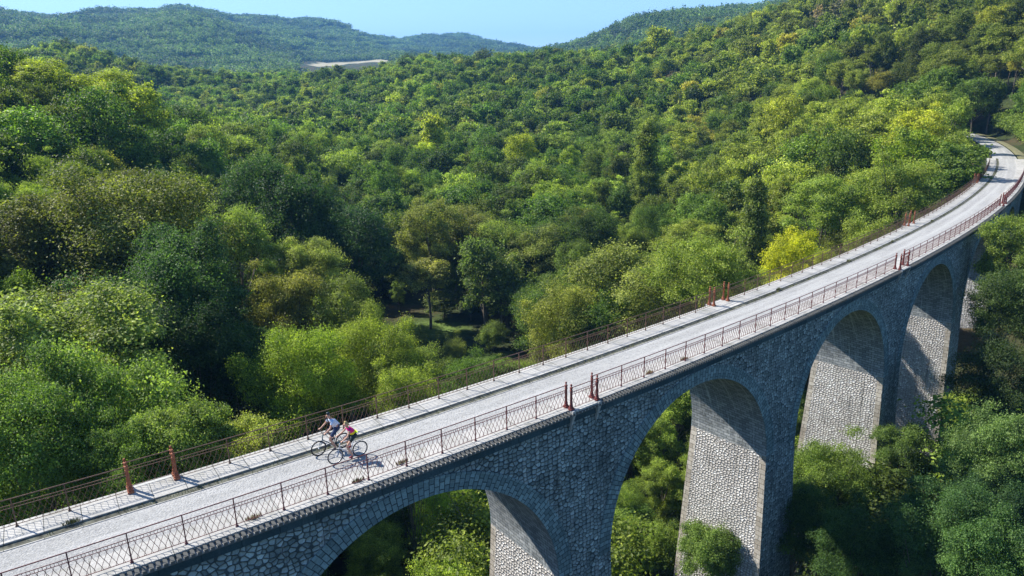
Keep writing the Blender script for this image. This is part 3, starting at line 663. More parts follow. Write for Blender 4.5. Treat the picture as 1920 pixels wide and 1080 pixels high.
def bicycle(name, M, label, fm, basket=False):
    root = bpy.data.objects.new('bicycle', None); COL.objects.link(root); root.matrix_world = M; tag(root, label, 'bicycle', 'bicycles on the viaduct')
    BB, SE, HD, HB = (0, 0, .29), (-.20, 0, .86), (.40, 0, .86), (.44, 0, .66); RA, FA = (-.43, 0, WR_), (.63, 0, WR_)
    f = MB(); 
    for a, b, r in ((BB, SE, .019), (SE, HD, .018), (BB, HB, .022), (HD, HB, .021)): f.tube([a, b], r, 8)
    for y in (-.05, .05):
        f.tube([BB, (RA[0], y, RA[2])], .010, 6); f.tube([SE, (RA[0], y, RA[2])], .008, 6)
    f.build('frame', fm, root, True)
    f = MB(); f.tube([HD, HB, (.47, 0, .60)], .019, 8); 
    for y in (-.055, .055): f.tube([(.475, 0, .62), (.49, y, .58), (.61, y, WR_), (.63, y, WR_)], .012, 6)
    f.build('fork', fm, root, True)
    for c in (RA, FA):
        w = bpy.data.objects.new('wheel', None); COL.objects.link(w); w.parent = root; w.location = c
        ty = MB(); n = 40
        ring = lambda rr, rad, mb, ns=8: [mb.quad([((rr+rad*math.cos(b0))*math.cos(a0), rad*math.sin(b0), (rr+rad*math.cos(b0))*math.sin(a0)), ((rr+rad*math.cos(b0))*math.cos(a1), rad*math.sin(b0), (rr+rad*math.cos(b0))*math.sin(a1)),
                 ((rr+rad*math.cos(b1))*math.cos(a1), rad*math.sin(b1), (rr+rad*math.cos(b1))*math.sin(a1)), ((rr+rad*math.cos(b1))*math.cos(a0), rad*math.sin(b1), (rr+rad*math.cos(b1))*math.sin(a0))])
                 for i in range(n) for j in range(ns) for a0, a1, b0, b1 in [(2*math.pi*i/n, 2*math.pi*(i+1)/n, 2*math.pi*j/ns, 2*math.pi*(j+1)/ns)]]
        ring(WR_-.022, .022, ty); ty.build('tyre', M_black, w, True)
        rm = MB(); ring(WR_-.05, .010, rm, 6); rm.build('rim', M_steel if fm is M_wframe else M_black, w, True)
        sp = MB(); sp.tube([(0, -.045, 0), (0, .045, 0)], .022, 10)
        for i in range(24):
            a = 2*math.pi*i/24; sp.tube([(0, .03*(1 if i % 2 else -1), 0), ((WR_-.05)*math.cos(a), 0, (WR_-.05)*math.sin(a))], .0016, 3, caps=False)
        sp.build('spokes', M_steel, w)
    s = MB(); s.tube([(-.20, 0, .86), (-.225, 0, .95)], .014, 8); s.build('seat_post', M_steel, root)
    s = MB(); s.tube([(-.36, 0, .975), (-.30, 0, .985), (-.20, 0, .98), (-.09, 0, .975)], [.05, .075, .04, .018], 10, flat=.6); s.build('saddle', M_black, root, True)
    h = MB(); h.tube([(.40, 0, .86), (.385, 0, .96), (.45, 0, 1.0)], .016, 8); h.tube([(.38, -.30, 1.0), (.43, -.16, 1.0), (.45, 0, 1.0), (.43, .16, 1.0), (.38, .30, 1.0)], .012, 8)
    for y in (-1, 1): h.tube([(.38, y*.30, 1.0), (.40, y*.22, 1.0)], .019, 8)
    h.build('handlebar', M_black, root, True)
    c = MB(); c.tube([(0, -.07, .29), (0, .07, .29)], .02, 8); c.tube([(0, -.06, .29), (0, -.052, .29)], .095, 24)
    c.tube([(0, .07, .29), (.02, .09, .125)], .012, 6); c.tube([(0, -.07, .29), (-.02, -.09, .455)], .012, 6); c.build('crankset', M_steel, root, True)
    for y, x, z in ((.13, .02, .12), (-.13, -.02, .46)): p = MB(); p.box((x, y, z), (.045, .045, .011)); p.build('pedal', M_black, root)
    ch = MB(); ch.tube([(0, -.056, .385), (-.43, -.056, .375)], .006, 4); ch.tube([(0, -.056, .195), (-.43, -.056, .298)], .006, 4); ch.build('chain', M_black, root)
    return root
def person(M, label, skin, shirt, shorts, shoe, male, hs=1.0):
    root = bpy.data.objects.new('person', None); COL.objects.link(root); root.matrix_world = M; tag(root, label, 'person', 'cyclists riding over the viaduct')
    pel = (-.23, 0, 1.08*hs); 
    if male: che, nek, hed = (-.04, 0, 1.37), (.035, 0, 1.51), (.105, 0, 1.64); shw, bulk = .19, 1.0
    else: che, nek, hed = (-.06, 0, 1.30), (.02, 0, 1.445), (.10, 0, 1.58); shw, bulk = .16, .86
    bel = lerp(pel, che, .45)
    J = dict(pel=(pel, (.125*bulk, .15*bulk)), bel=(bel, (.10*bulk, .13*bulk)), che=(che, (.115*bulk, .16*bulk)), nb=(lerp(che, nek, .7), .07), nek=(nek, .052), )
    J['hd0'] = (lerp(nek, hed, .45), .06); J['hd'] = (hed, (.088, .083)); J['hd2'] = ((hed[0]-.012, 0, hed[2]+.075), (.074, .07))
    E_ = [('pel', 'bel'), ('bel', 'che'), ('che', 'nb'), ('nb', 'nek'), ('nek', 'hd0'), ('hd0', 'hd'), ('hd', 'hd2')]
    sho = lerp(che, nek, .55)
    for sg, n in ((1, 'l'), (-1, 'r')):
        sh = (sho[0], sg*shw, sho[2]-.02); hand = (.375, sg*.275, 1.045); el = lerp(sh, hand, .5); el = (el[0]-.03, sg*(abs(el[1])+.035), el[2]-.045)
        wr = lerp(el, hand, .86)
        J.update({'sh'+n: (sh, .055*bulk), 'el'+n: (el, .040*bulk), 'fa'+n: (lerp(el, wr, .35), .038*bulk), 'wr'+n: (wr, .025)})
        pm = (hand[0]+.02, hand[1], hand[2]-.002); J['pa'+n] = (pm, (.038, .020))
        E_ += [('che', 'sh'+n), ('sh'+n, 'el'+n), ('el'+n, 'fa'+n), ('fa'+n, 'wr'+n), ('wr'+n, 'pa'+n)]
        for q, (dy, ln) in enumerate(((-.030, .052), (-.010, .060), (.010, .057), (.030, .045))):   # four fingers wrap over the grip
            b0 = (pm[0]+.03, pm[1]+dy, pm[2]+.004); b1 = (pm[0]+.03+ln*.45, pm[1]+dy, pm[2]-.018); b2 = (pm[0]+.02+ln*.2, pm[1]+dy, pm[2]-.052)
            J.update({f'f{q}a'+n: (b0, .0095), f'f{q}b'+n: (b1, .009), f'f{q}c'+n: (b2, .0078)}); E_ += [('pa'+n, f'f{q}a'+n), (f'f{q}a'+n, f'f{q}b'+n), (f'f{q}b'+n, f'f{q}c'+n)]
        J['th0'+n] = ((pm[0]+.0, pm[1]-sg*.035, pm[2]-.012), .011); J['th1'+n] = ((pm[0]+.025, pm[1]-sg*.045, pm[2]-.040), .009); E_ += [('pa'+n, 'th0'+n), ('th0'+n, 'th1'+n)]
        down = sg > 0
        hip = (pel[0]+.02, sg*.095, pel[2]-.03)
        ank = (-.05, sg*.115, .215) if down else (-.10, sg*.115, .555); 
        kn = (.17, sg*.12, .66) if down else (.20, sg*.13, .93)
        J.update({'hp'+n: (hip, .095*bulk), 'tm'+n: (lerp(hip, kn, .5), .082*bulk), 'kn'+n: (kn, .056*bulk), 'ca'+n: (lerp(kn, ank, .35), .056*bulk), 'an'+n: (ank, .036)})
        toe = (ank[0]+.15, ank[1], ank[2]-.07); J['ft'+n] = ((ank[0]+.03, ank[1], ank[2]-.05), .036); J['to'+n] = (toe, (.034, .024))
        E_ += [('pel', 'hp'+n), ('hp'+n, 'tm'+n), ('tm'+n, 'kn'+n), ('kn'+n, 'ca'+n), ('ca'+n, 'an'+n), ('an'+n, 'ft'+n), ('ft'+n, 'to'+n)]
    link('body', skin_mesh('body', J, E_, [skin]), root)
    g_ = 1.10   # clothing: the same skeleton, a little larger, stopping at sleeves, hems and neckline
    def cl(names, edges, name, m_, k=g_, extra={}):
        JJ = {a: (J[a][0], tuple(v*k+.006 for v in (J[a][1] if hasattr(J[a][1], '__len__') else (J[a][1],)*2))) for a in names}; JJ.update(extra)
        return link(name, skin_mesh(name, JJ, edges, [m_]), root)
    ex = {}; ed = [('bel', 'pw'), ('bel', 'che'), ('che', 'nb')]; ex['pw'] = (lerp(pel, bel, .02), (.155*bulk, .178*bulk))
    for n in 'lr':
        a, b = J['sh'+n][0], J['el'+n][0]; ex['sl'+n] = (lerp(a, b, .62 if male else .25), .058*bulk); ed += [('che', 'sh'+n), ('sh'+n, 'sl'+n)]
    cl(['bel', 'che', 'nb', 'shl', 'shr'], ed, 'shirt', shirt, 1.2, extra=ex)
    ex = {}; ed = [('pel', 'pb')]; ex['pb'] = (lerp(pel, bel, .35), (.135*bulk, .158*bulk))
    for n in 'lr':
        a, b = J['hp'+n][0], J['kn'+n][0]; ex['sm'+n] = (lerp(a, b, .45), .095*bulk); ex['se'+n] = (lerp(a, b, .85 if male else .6), .082*bulk if male else .088*bulk); ed += [('pel', 'hp'+n), ('hp'+n, 'sm'+n), ('sm'+n, 'se'+n)]
    cl(['pel', 'hpl', 'hpr'], ed, 'shorts', shorts, extra=ex)
    for n in 'lr':
        f_, t_ = J['ft'+n][0], J['to'+n][0]
        link('shoe', skin_mesh('shoe', {'a': ((f_[0]-.055, f_[1], f_[2]-.005), (.036, .034)), 'b': (f_, (.046, .048)), 'c': (t_, (.046, .032)), 'd': ((t_[0]+.03, t_[1], t_[2]-.005), (.034, .022))}, [('a', 'b'), ('b', 'c'), ('c', 'd')], [shoe]), root)
    # head: nose, ears, eyes, mouth
    hx, hz = hed[0], hed[2]; f = MB()
    f.tube([(hx+.075, 0, hz+.03), (hx+.108, 0, hz-.005), (hx+.085, 0, hz-.015)], [.008, .016, .010], 6)
    for y in (-1, 1): f.tube([(hx-.005, y*.082, hz-.02), (hx-.015, y*.094, hz+.02), (hx-.02, y*.086, hz+.03)], [.010, .018, .008], 6)
    f.build('nose_and_ears', skin, root, True)
    e = MB()
    for y in (-1, 1): e.lathe([(0, -.009), (.009, 0), (0, .009)], (hx+.079, y*.032, hz+.028), 8)
    e.build('eyes', M_eye, root); mo = MB(); mo.tube([(hx+.083, -.022, hz-.045), (hx+.09, 0, hz-.047), (hx+.083, .022, hz-.045)], .005, 5); mo.build('mouth', simple('lips', (.38, .12, .10), .5), root)
    r_ = random.Random(4)
    if male:
        link('helmet', skin_mesh('helmet', {'a': ((hx+.06, 0, hz+.075), (.06, .078)), 'b': ((hx-.01, 0, hz+.10), (.075, .09)), 'c': ((hx-.085, 0, hz+.065), (.06, .08))}, [('a', 'b'), ('b', 'c')], [M_helmet]), root)
        link('hair', skin_mesh('hair', {'a': ((hx-.055, 0, hz+.03), (.062, .078)), 'b': ((hx-.075, 0, hz-.03), (.035, .06))}, [('a', 'b')], [M_hair_d]), root)
    else:
        link('hair', skin_mesh('hair', {'f': ((hx+.045, 0, hz+.085), (.040, .066)), 'a': ((hx-.01, 0, hz+.09), (.075, .084)), 'b': ((hx-.06, 0, hz+.03), (.068, .088)), 'c': ((hx-.085, 0, hz-.045), (.05, .07)), 'd': ((hx-.12, 0, hz-.02), (.05, .05)), 'e': ((hx-.16, 0, hz-.075), (.025, .03))}, [('f', 'a'), ('a', 'b'), ('b', 'c'), ('b', 'd'), ('d', 'e')], [M_hair_b]), root)
    return root
def ride(s, n, z=-.068, yaw=0): return Matrix.Translation(cvv(s, n, z)) @ Matrix.Rotation(heading(s)+math.pi+yaw, 4, 'Z') @ Matrix.Scale(1.07, 4)
Mm, Mw = ride(8.52, 3.28, -.083, .03), ride(8.83, 2.12, -.068, 0)
bicycle('bicycle', Mm, 'dark teal bicycle ridden by the man in the white and blue shirt', M_bframe)
bicycle('bicycle', Mw, 'white bicycle ridden by the woman in the pink and yellow top', M_wframe)
person(Mm, 'man in white and blue shirt, dark blue shorts and black helmet riding a bicycle', M_skin, M_shirt_m, M_dkblue, M_shoe_d, True)
person(Mw, 'blond woman in pink, yellow and green top and dark shorts riding a white bicycle', M_skin2, M_shirt_w, M_shorts2, M_shoe_r, False)

# ------------------------------------------------------------------ trees: prototypes
def leaf_cloud(P, Nrm, size, seed, flat=.35, aspect=.62):
    """one folded leaf-clump quad (two triangles) per point"""
    r = np.random.default_rng(seed); n = len(P)
    d = Nrm*(1-flat) + r.normal(size=(n, 3))*.55 + np.array([0, 0, flat]); d /= np.linalg.norm(d, axis=1)[:, None]
    a = np.cross(d, r.normal(size=(n, 3))); a /= np.linalg.norm(a, axis=1)[:, None]; b = np.cross(d, a)
    s = (size*r.uniform(.6, 1.35, n))[:, None]; a = a*s; b = b*s*aspect
    V = np.stack([P-a, P-b+d*s*.18, P+a*.9, P+b+d*s*.18], 1).reshape(-1, 3)
    return V, np.arange(4*n).reshape(n, 4)
def crown(seed, H, rx, z0, nlobe, nleaf, size, shape='round', gap=.18, lobe_r=.34, flat=.6, nsub=300):
    """lobes spread through the crown volume; leaves sit on the lobes' shells; returns V, F, per-leaf variation, lobe centres"""
    r = np.random.default_rng(seed); C = []; Rr = []
    for i in range(nlobe):
        u = (i+.5)/nlobe; ph = i*2.39996 + r.uniform(-.4, .4)
        if shape == 'round': cz = -0.55+1.45*u; rad = math.sqrt(max(0.05, 1-(cz*.95)**2))*r.uniform(.45, .82)
        elif shape == 'column': cz = -1+1.97*u; rad = (1-max(0, cz)**1.6*.93)*r.uniform(.15, .58)*(.65+.35*min(1, (cz+1)*1.5))
        elif shape == 'spread': cz = -.2+1.05*u; rad = math.sqrt(max(.05, 1-(cz*.9)**2))*r.uniform(.3, .98)
        else: cz = -.9+1.8*u; rad = math.sqrt(max(.05, 1-(cz*.9)**2))*r.uniform(.4, .9)
        hz = (H-z0)/2; C.append((rx*rad*math.cos(ph), rx*rad*math.sin(ph), z0+hz+cz*hz*.82)); Rr.append(rx*lobe_r*r.uniform(.65, 1.25))
    for i in range(nlobe//3 if shape != 'column' else 0):        # sprays that stick out of the outline
        j = int(r.integers(0, nlobe)); v = np.array(C[j]) - np.array([0, 0, z0+(H-z0)*.4]); v = v/np.linalg.norm(v)
        C.append(tuple(np.array(C[j])+v*Rr[j]*r.uniform(.7, 1.25)+np.array([0, 0, Rr[j]*r.uniform(0, .5)]))); Rr.append(Rr[j]*r.uniform(.3, .55))
    C = np.array(C); Rr = np.array(Rr); w = Rr**2; w /= w.sum(); nl_ = len(C)
    ncl = max(nl_*4, nsub); lc = r.choice(nl_, ncl, p=w)                       # twig clumps on the lobes
    dc = r.normal(size=(ncl, 3)); dc[:, 2] = np.where(dc[:, 2] < -.25, -dc[:, 2]*.7, dc[:, 2]); dc /= np.linalg.norm(dc, axis=1)[:, None]
    sq = np.array([1, 1, .78 if shape != 'column' else 1.35])
    PC = C[lc] + dc*(Rr[lc]*r.uniform(.55, 1.12, ncl))[:, None]*sq; RC = np.maximum(.13*rx*r.uniform(.45, 1.25, ncl), .05*rx)*math.sqrt(300/ncl)**.6
    ci = r.integers(0, ncl, nleaf); e = r.normal(size=(nleaf, 3))*np.array([1, 1, .42 if shape == 'spread' else .62])
    P = PC[ci] + e*RC[ci][:, None]; li = lc[ci]; d = dc[ci]*.7 + e*.45; d /= np.linalg.norm(d, axis=1)[:, None]; cvar = r.normal(size=ncl)*.2; cvl = cvar[ci]
    keep = r.uniform(size=nleaf) > gap*(np.sin(P[:, 0]*1.9+seed)*np.sin(P[:, 1]*1.7)*np.sin(P[:, 2]*1.5)*2+.5).clip(0, 1)
    P, d, li, cvl = P[keep], d[keep], li[keep], cvl[keep]
    V, F = leaf_cloud(P, d, size, seed+1, flat)
    var = np.clip(.5+.2*r.normal(size=len(P))+.08*np.sin(li*2.3)+cvl, 0, 1)
    return V, F, var, C, Rr
def trunk_mb(seed, H, z0, C, r0, mi=0, nb=9):
    r = random.Random(seed); b = MB(); top = z0+(H-z0)*.72
    bend = [(0, 0, -1.2), (0, 0, 0), (r.uniform(-.3, .3), r.uniform(-.3, .3), z0*.6), (r.uniform(-.5, .5), r.uniform(-.5, .5), z0+.3*(H-z0)), (r.uniform(-.6, .6), r.uniform(-.6, .6), top)]
    b.tube(bend, [r0*1.35, r0, r0*.8, r0*.5, r0*.12], 7, mi=mi)
    idx = sorted(range(len(C)), key=lambda i: r.random())[:nb]
    for i in idx:
        c = Vector(C[i]); t = max(.15, min(.9, (c.z-z0)/(H-z0)*.6)); st = Vector(bend[2]).lerp(Vector(bend[4]), t); md = st.lerp(c, .5)+Vector((0, 0, -.25))
        b.tube([st, md, c], [r0*.34, r0*.2, r0*.05], 5, mi=mi, caps=False)
    return b
# kind: (crown parameters for the near version); the three detail levels share the shape
KINDS = {
 'oak_tree':     dict(H=14, rx=5.2, z0=3.0, nlobe=26, shape='round', gap=.15, lobe_r=.33, flat=.6),
 'locust_tree':  dict(H=14, rx=4.6, z0=4.5, nlobe=24, shape='spread', gap=.45, lobe_r=.30, flat=.6),
 'ash_tree':     dict(H=16, rx=4.2, z0=4.0, nlobe=24, shape='egg', gap=.3, lobe_r=.32, flat=.6),
 'hazel_bush':   dict(H=7, rx=4.0, z0=.3, nlobe=24, shape='round', gap=.2, lobe_r=.34, flat=.5),
 'poplar_tree':  dict(H=17, rx=2.7, z0=.8, nlobe=64, shape='column', gap=.1, lobe_r=.34, flat=.5),
 'bare_tree':    dict(H=13, rx=3.0, z0=4.0, nlobe=20, shape='egg', gap=.7, lobe_r=.26, flat=.6),
}
LEVEL = {'hi': (85000, .085), 'near': (48000, .105), 'mid': (12000, .21), 'low': (3200, .42)}
PROTO = {}
def proto(kind, var, level):
    key = (kind, var, level)
    if key in PROTO: return PROTO[key]
    p = KINDS[kind]; nleaf, size = LEVEL[level]; seed = abs(hash_(kind))*10+var*3+1
    if kind == 'bare_tree': nleaf = int(nleaf*.28)
    if kind == 'locust_tree': nleaf = int(nleaf*1.1); size *= .85
    if kind == 'hazel_bush': nleaf = int(nleaf*.6)
    sc = 1+.12*((var*7) % 3-1)
    V, F, vr, C, Rr = crown(seed, p['H'], p['rx']*sc, p['z0'], p['nlobe'], nleaf, size, p['shape'], p['gap'], p['lobe_r'], p['flat'], {'hi': 950, 'near': 620, 'mid': 380, 'low': 170}[level])
    cm = mesh_np(kind+'_crown', V, F, [M_leaf], attr={'leafvar': vr})
    tb = trunk_mb(seed, p['H'], p['z0'], C, .05*p['H']**.7*(.9 if kind != 'hazel_bush' else .5), nb={'hi': 34, 'near': 18}.get(level, 7))
    tm = tb.mesh(kind+'_trunk', M_bark_pale if kind == 'bare_tree' else M_bark)
    PROTO[key] = (cm, tm); return PROTO[key]
def hash_(s): return sum(ord(c)*(i+3) for i, c in enumerate(s)) % 97
# ------------------------------------------------------------------ trees: where they stand
PAL = {'oak_tree': (.042, .085, .018), 'locust_tree': (.088, .135, .032), 'ash_tree': (.060, .10, .024), 'hazel_bush': (.085, .13, .026), 'poplar_tree': (.075, .105, .028), 'bare_tree': (.085, .105, .085)}
TREES = []      # dict(kind,x,y,z,h,scale_w,rot,tint,label)
def put(kind, X, Y, h, tint=None, label=None, w=1.0, var=None, key=False, sink=.3, top=None):
    gz = float(height(X, Y)[0])
    if top is not None: h = max(4, top-gz)
    TREES.append(dict(kind=kind, x=X, y=Y, z=gz-sink, h=h+sink, w=w, rot=rng.uniform(0, 6.28), tint=tint or PAL[kind], label=label, var=int(rng.integers(0, 3)) if var is None else var, key=key))
def KEY(px, py, r, kind, tint, label, w=1.0, hmin=5, wpx=None, var=None):
    """a tree one can pick out in the photo: its top seen at (px, py), standing r metres away; wpx = crown width in photo pixels"""
    X, Y, Z = azr(px, r, py); gz = float(height(X, Y)[0]); h = max(hmin, Z-gz)
    k = KINDS[kind]
    if wpx: w = (wpx/FPX*math.hypot(r, 12)/2)/(k['rx']*h/k['H'])*.92
    put(kind, X, Y, h, tint, label, w, var, True)
ORD = ['first', 'second', 'third', 'fourth', 'fifth', 'sixth', 'seventh', 'eighth', 'ninth', 'tenth', 'eleventh', 'twelfth', 'thirteenth', 'fourteenth', 'fifteenth', 'sixteenth']
YG = (.17, .20, .022); BR = (.11, .165, .028); DK = (.022, .048, .016); OL = (.085, .105, .03); MD = (.055, .10, .022); PALE = (.13, .165, .05); BLU = (.045, .09, .04)
KEYS = [
 (70, 520, 54, 'ash_tree', (.115, .155, .05), 'big pale green leafy tree in the lower left corner behind the railing', 330),
 (185, 640, 43, 'ash_tree', (.085, .135, .035), 'bright leafy tree just above the railing at the left edge, lower than the pale one', 260),
 (20, 700, 41, 'oak_tree', (.07, .12, .03), 'mid green leafy tree touching the left edge above the far railing', 240),
 (330, 755, 37, 'hazel_bush', (.085, .125, .035), 'low leafy bush behind the far railing, right of the orange pillars', 190),
 (250, 800, 37, 'hazel_bush', (.065, .11, .028), 'small dark green bush right behind the orange pillars', 150),
 (460, 790, 42, 'hazel_bush', (.12, .15, .045), 'pale green shrub behind the railing left of the cyclists', 170),
 (555, 612, 56, 'oak_tree', (.105, .155, .022), 'round bright green tree standing behind the cyclists', 200),
 (700, 598, 60, 'oak_tree', (.09, .13, .024), 'round olive green tree right of the bright one behind the cyclists', 180),
 (760, 700, 50, 'hazel_bush', (.10, .145, .03), 'bush with yellow green leaves behind the railing right of the cyclists', 130),
 (240, 318, 86, 'oak_tree', (.072, .092, .026), 'broad olive tree with a wide domed crown in the left middle', 300),
 (100, 350, 88, 'oak_tree', (.07, .082, .025), 'broad brownish green tree at the left edge, left of the domed olive tree', 260),
 (330, 400, 70, 'ash_tree', (.035, .07, .028), 'tall dark blue green tree below the domed olive tree', 200),
 (430, 385, 92, 'locust_tree', (.12, .17, .045), 'slender pale green feathery tree in a dark hollow at centre left', 130),
 (250, 470, 62, 'ash_tree', (.028, .06, .022), 'very dark tree in the hollow above the lower left bushes', 220),
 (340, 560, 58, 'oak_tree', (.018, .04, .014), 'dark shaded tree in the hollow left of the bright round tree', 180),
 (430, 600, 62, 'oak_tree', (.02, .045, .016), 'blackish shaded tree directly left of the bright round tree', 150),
 (530, 505, 72, 'locust_tree', (.105, .115, .035), 'olive brown feathery tree above the bright round tree', 160),
 (640, 515, 70, 'ash_tree', (.08, .11, .03), 'olive tree between the bright round tree and the tall centre trees', 140),
 (580, 440, 88, 'locust_tree', (.11, .14, .045), 'pale grey green feathery tree upper right of the slender pale one', 140),
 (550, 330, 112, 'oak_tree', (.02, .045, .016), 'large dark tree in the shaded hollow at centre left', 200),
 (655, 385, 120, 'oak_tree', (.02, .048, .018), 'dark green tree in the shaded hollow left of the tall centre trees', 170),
 (480, 285, 125, 'oak_tree', (.03, .065, .02), 'dark leafy tree at the edge of the left hill', 150),
 (800, 365, 128, 'ash_tree', (.085, .11, .035), 'tall airy tree with yellowish top at the centre', 120),
 (880, 385, 132, 'ash_tree', (.085, .105, .04), 'tall grey green tree right of the airy centre tree', 110),
 (800, 480, 118, 'locust_tree', (.10, .12, .045), 'thin pale tree with bare lower trunk standing on the grass clearing', 110),
 (900, 440, 112, 'ash_tree', (.05, .085, .03), 'slim dark green tree beside the grass clearing', 90),
 (940, 470, 110, 'ash_tree', (.06, .09, .03), 'slim leaning green tree at the right of the grass clearing', 100),
 (1010, 420, 120, 'ash_tree', (.08, .11, .035), 'tall olive tree above the right end of the grass clearing', 110),
 (1180, 465, 88, 'ash_tree', (.085, .115, .035), 'wide olive tree behind the far railing at the middle of the bridge', 230),
 (1060, 530, 84, 'oak_tree', (.09, .115, .032), 'rounded olive tree just behind the railing, right of the clearing', 150),
 (1320, 440, 80, 'locust_tree', (.095, .14, .035), 'light green feathery tree left of the tall poplar', 170),
 (1422, 318, 92, 'poplar_tree', (.062, .092, .032), 'tall narrow poplar standing alone behind the viaduct', 104),
 (1215, 214, 165, 'poplar_tree', (.080, .115, .028), 'tall narrow pointed tree in the middle of the right hillside', 74),
 (1490, 434, 84, 'oak_tree', (.18, .215, .016), 'bright yellow green bush right of the tall poplar', 130),
 (1545, 470, 82, 'hazel_bush', (.12, .155, .022), 'small yellow green bush between the yellow bush and the railing', 60),
 (1475, 175, 190, 'oak_tree', (.13, .165, .03), 'pale yellow tree high on the right hillside', 75),
 (1560, 320, 110, 'locust_tree', (.09, .14, .035), 'broad feathery tree above the yellow bush', 150),
 (1690, 300, 112, 'locust_tree', (.085, .125, .03), 'broad green tree above the bend of the far railing', 150),
 (1640, 400, 96, 'ash_tree', (.08, .115, .028), 'green tree just left of the bend of the far railing', 100),
 (1800, 262, 125, 'ash_tree', (.05, .09, .02), 'dark green tree left of the shaded end of the path', 90),
 (1235, 52, 430, 'oak_tree', (.12, .16, .03), 'large light tree standing above the skyline of the wooded ridge', 60),
 (905, 92, 500, 'oak_tree', (.035, .055, .03), 'dark bump of a tree on the skyline at the top centre', 34),
 (810, 215, 240, 'oak_tree', (.13, .17, .025), 'yellow topped tree on the central slope', 60),
 (975, 248, 205, 'oak_tree', (.13, .17, .02), 'yellow green tree on the central slope left of the tall pointed one', 60),
 (940, 345, 165, 'oak_tree', (.035, .065, .025), 'rounded dark tree at the foot of the central slope', 60),
 (160, 165, 150, 'oak_tree', (.045, .085, .02), 'tree with a visible forked trunk on the left hillside', 110),
 (70, 105, 190, 'ash_tree', (.15, .19, .025), 'sunlit yellow green tree on the crest at the left edge', 120),
 (180, 125, 185, 'ash_tree', (.14, .18, .025), 'sunlit yellow green tree second along the left crest', 110),
 (255, 150, 175, 'ash_tree', (.13, .17, .025), 'sunlit yellow green tree third along the left crest', 90),
 (1560, 835, 56, 'locust_tree', (.095, .14, .03), 'feathery tree in front of the second lit pier', 170),
 (1500, 900, 50, 'oak_tree', (.045, .085, .022), 'leafy tree between the two tall piers at the bottom', 150),
 (1620, 960, 46, 'oak_tree', (.04, .08, .022), 'leafy green tree at the bottom right of the second lit pier', 150),
 (1330, 985, 46, 'hazel_bush', (.085, .13, .035), 'leafy bush at the foot of the first lit pier, bottom edge', 140),
 (1700, 790, 62, 'ash_tree', (.07, .11, .03), 'slim leafy tree in front of the third lit pier', 110),
 (1880, 760, 52, 'ash_tree', (.075, .12, .04), 'sunlit leafy tree at the right edge, lower right', 140),
 (1780, 900, 46, 'oak_tree', (.045, .09, .03), 'dark green leafy tree in the lower right corner area', 170),
 (1890, 960, 42, 'ash_tree', (.05, .10, .03), 'leafy tree in the lower right corner', 160),
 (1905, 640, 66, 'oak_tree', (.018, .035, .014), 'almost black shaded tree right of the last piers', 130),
 (1905, 500, 72, 'oak_tree', (.03, .055, .02), 'dark tree standing close to the near railing at the right edge', 120),
 (1905, 395, 84, 'ash_tree', (.07, .11, .03), 'leafy tree touching the near railing at the right edge', 90),
 (1880, 880, 50, 'oak_tree', (.03, .065, .025), 'shaded leafy tree low at the right edge', 130),
]
KEYS += [(1245, 860, 60, 'ash_tree', (.085, .13, .03), 'leafy tree seen through the middle arch, beside the first lit pier', 110), (1170, 905, 56, 'oak_tree', (.07, .115, .028), 'leafy tree low in the middle arch, at its left side', 110),
 (700, 985, 47, 'oak_tree', (.075, .115, .028), 'leafy tree seen through the leftmost arch, at its left side', 130), (860, 950, 54, 'ash_tree', (.10, .14, .04), 'pale leafy tree seen through the leftmost arch, at its right side', 120),
 (775, 612, 108, 'hazel_bush', (.09, .12, .04), 'small bush at the left side of the grass clearing', 60), (850, 640, 99, 'hazel_bush', (.07, .10, .03), 'small bush in the middle of the grass clearing', 50), (925, 620, 106, 'hazel_bush', (.06, .095, .03), 'small bush at the right side of the grass clearing', 60), (830, 560, 124, 'ash_tree', (.06, .09, .03), 'short green tree at the back of the grass clearing', 70),
 (1235, 985, 51, 'hazel_bush', (.075, .12, .03), 'low bush at the bottom edge in the middle arch', 110)]
for px, py, r, kd, ti, lb, wpx in KEYS:
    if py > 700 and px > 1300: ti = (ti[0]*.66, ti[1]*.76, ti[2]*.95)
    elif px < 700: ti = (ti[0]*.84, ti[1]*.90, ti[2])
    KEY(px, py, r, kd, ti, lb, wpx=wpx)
for i, (s_, n_, h_) in enumerate([(140, -5.5, 12), (149, -3.6, 9), (156, -3.4, 11), (164, -4, 12), (174, -4.5, 12), (186, -4, 12)]):
    p = cv(s_, n_); put('oak_tree', p[0], p[1], h_, (.05, .095, .02), f'roadside tree right of the shaded path, {ORD[i]} going away from the bridge', .75, key=True)
for i, (s_, n_, h_) in enumerate([(142, 13, 9), (152, 13, 10), (160, 12.5, 11), (168, 12, 12), (176, 12, 12), (184, 11.5, 13), (192, 10, 13), (202, 6, 13), (208, 2, 14), (210, -2, 14)]):
    p = cv(s_, n_); put('ash_tree' if i % 2 else 'oak_tree', p[0], p[1], h_, (.05, .09, .02), f'roadside tree left of the shaded path, {ORD[i]} going away from the bridge', .8, key=True)

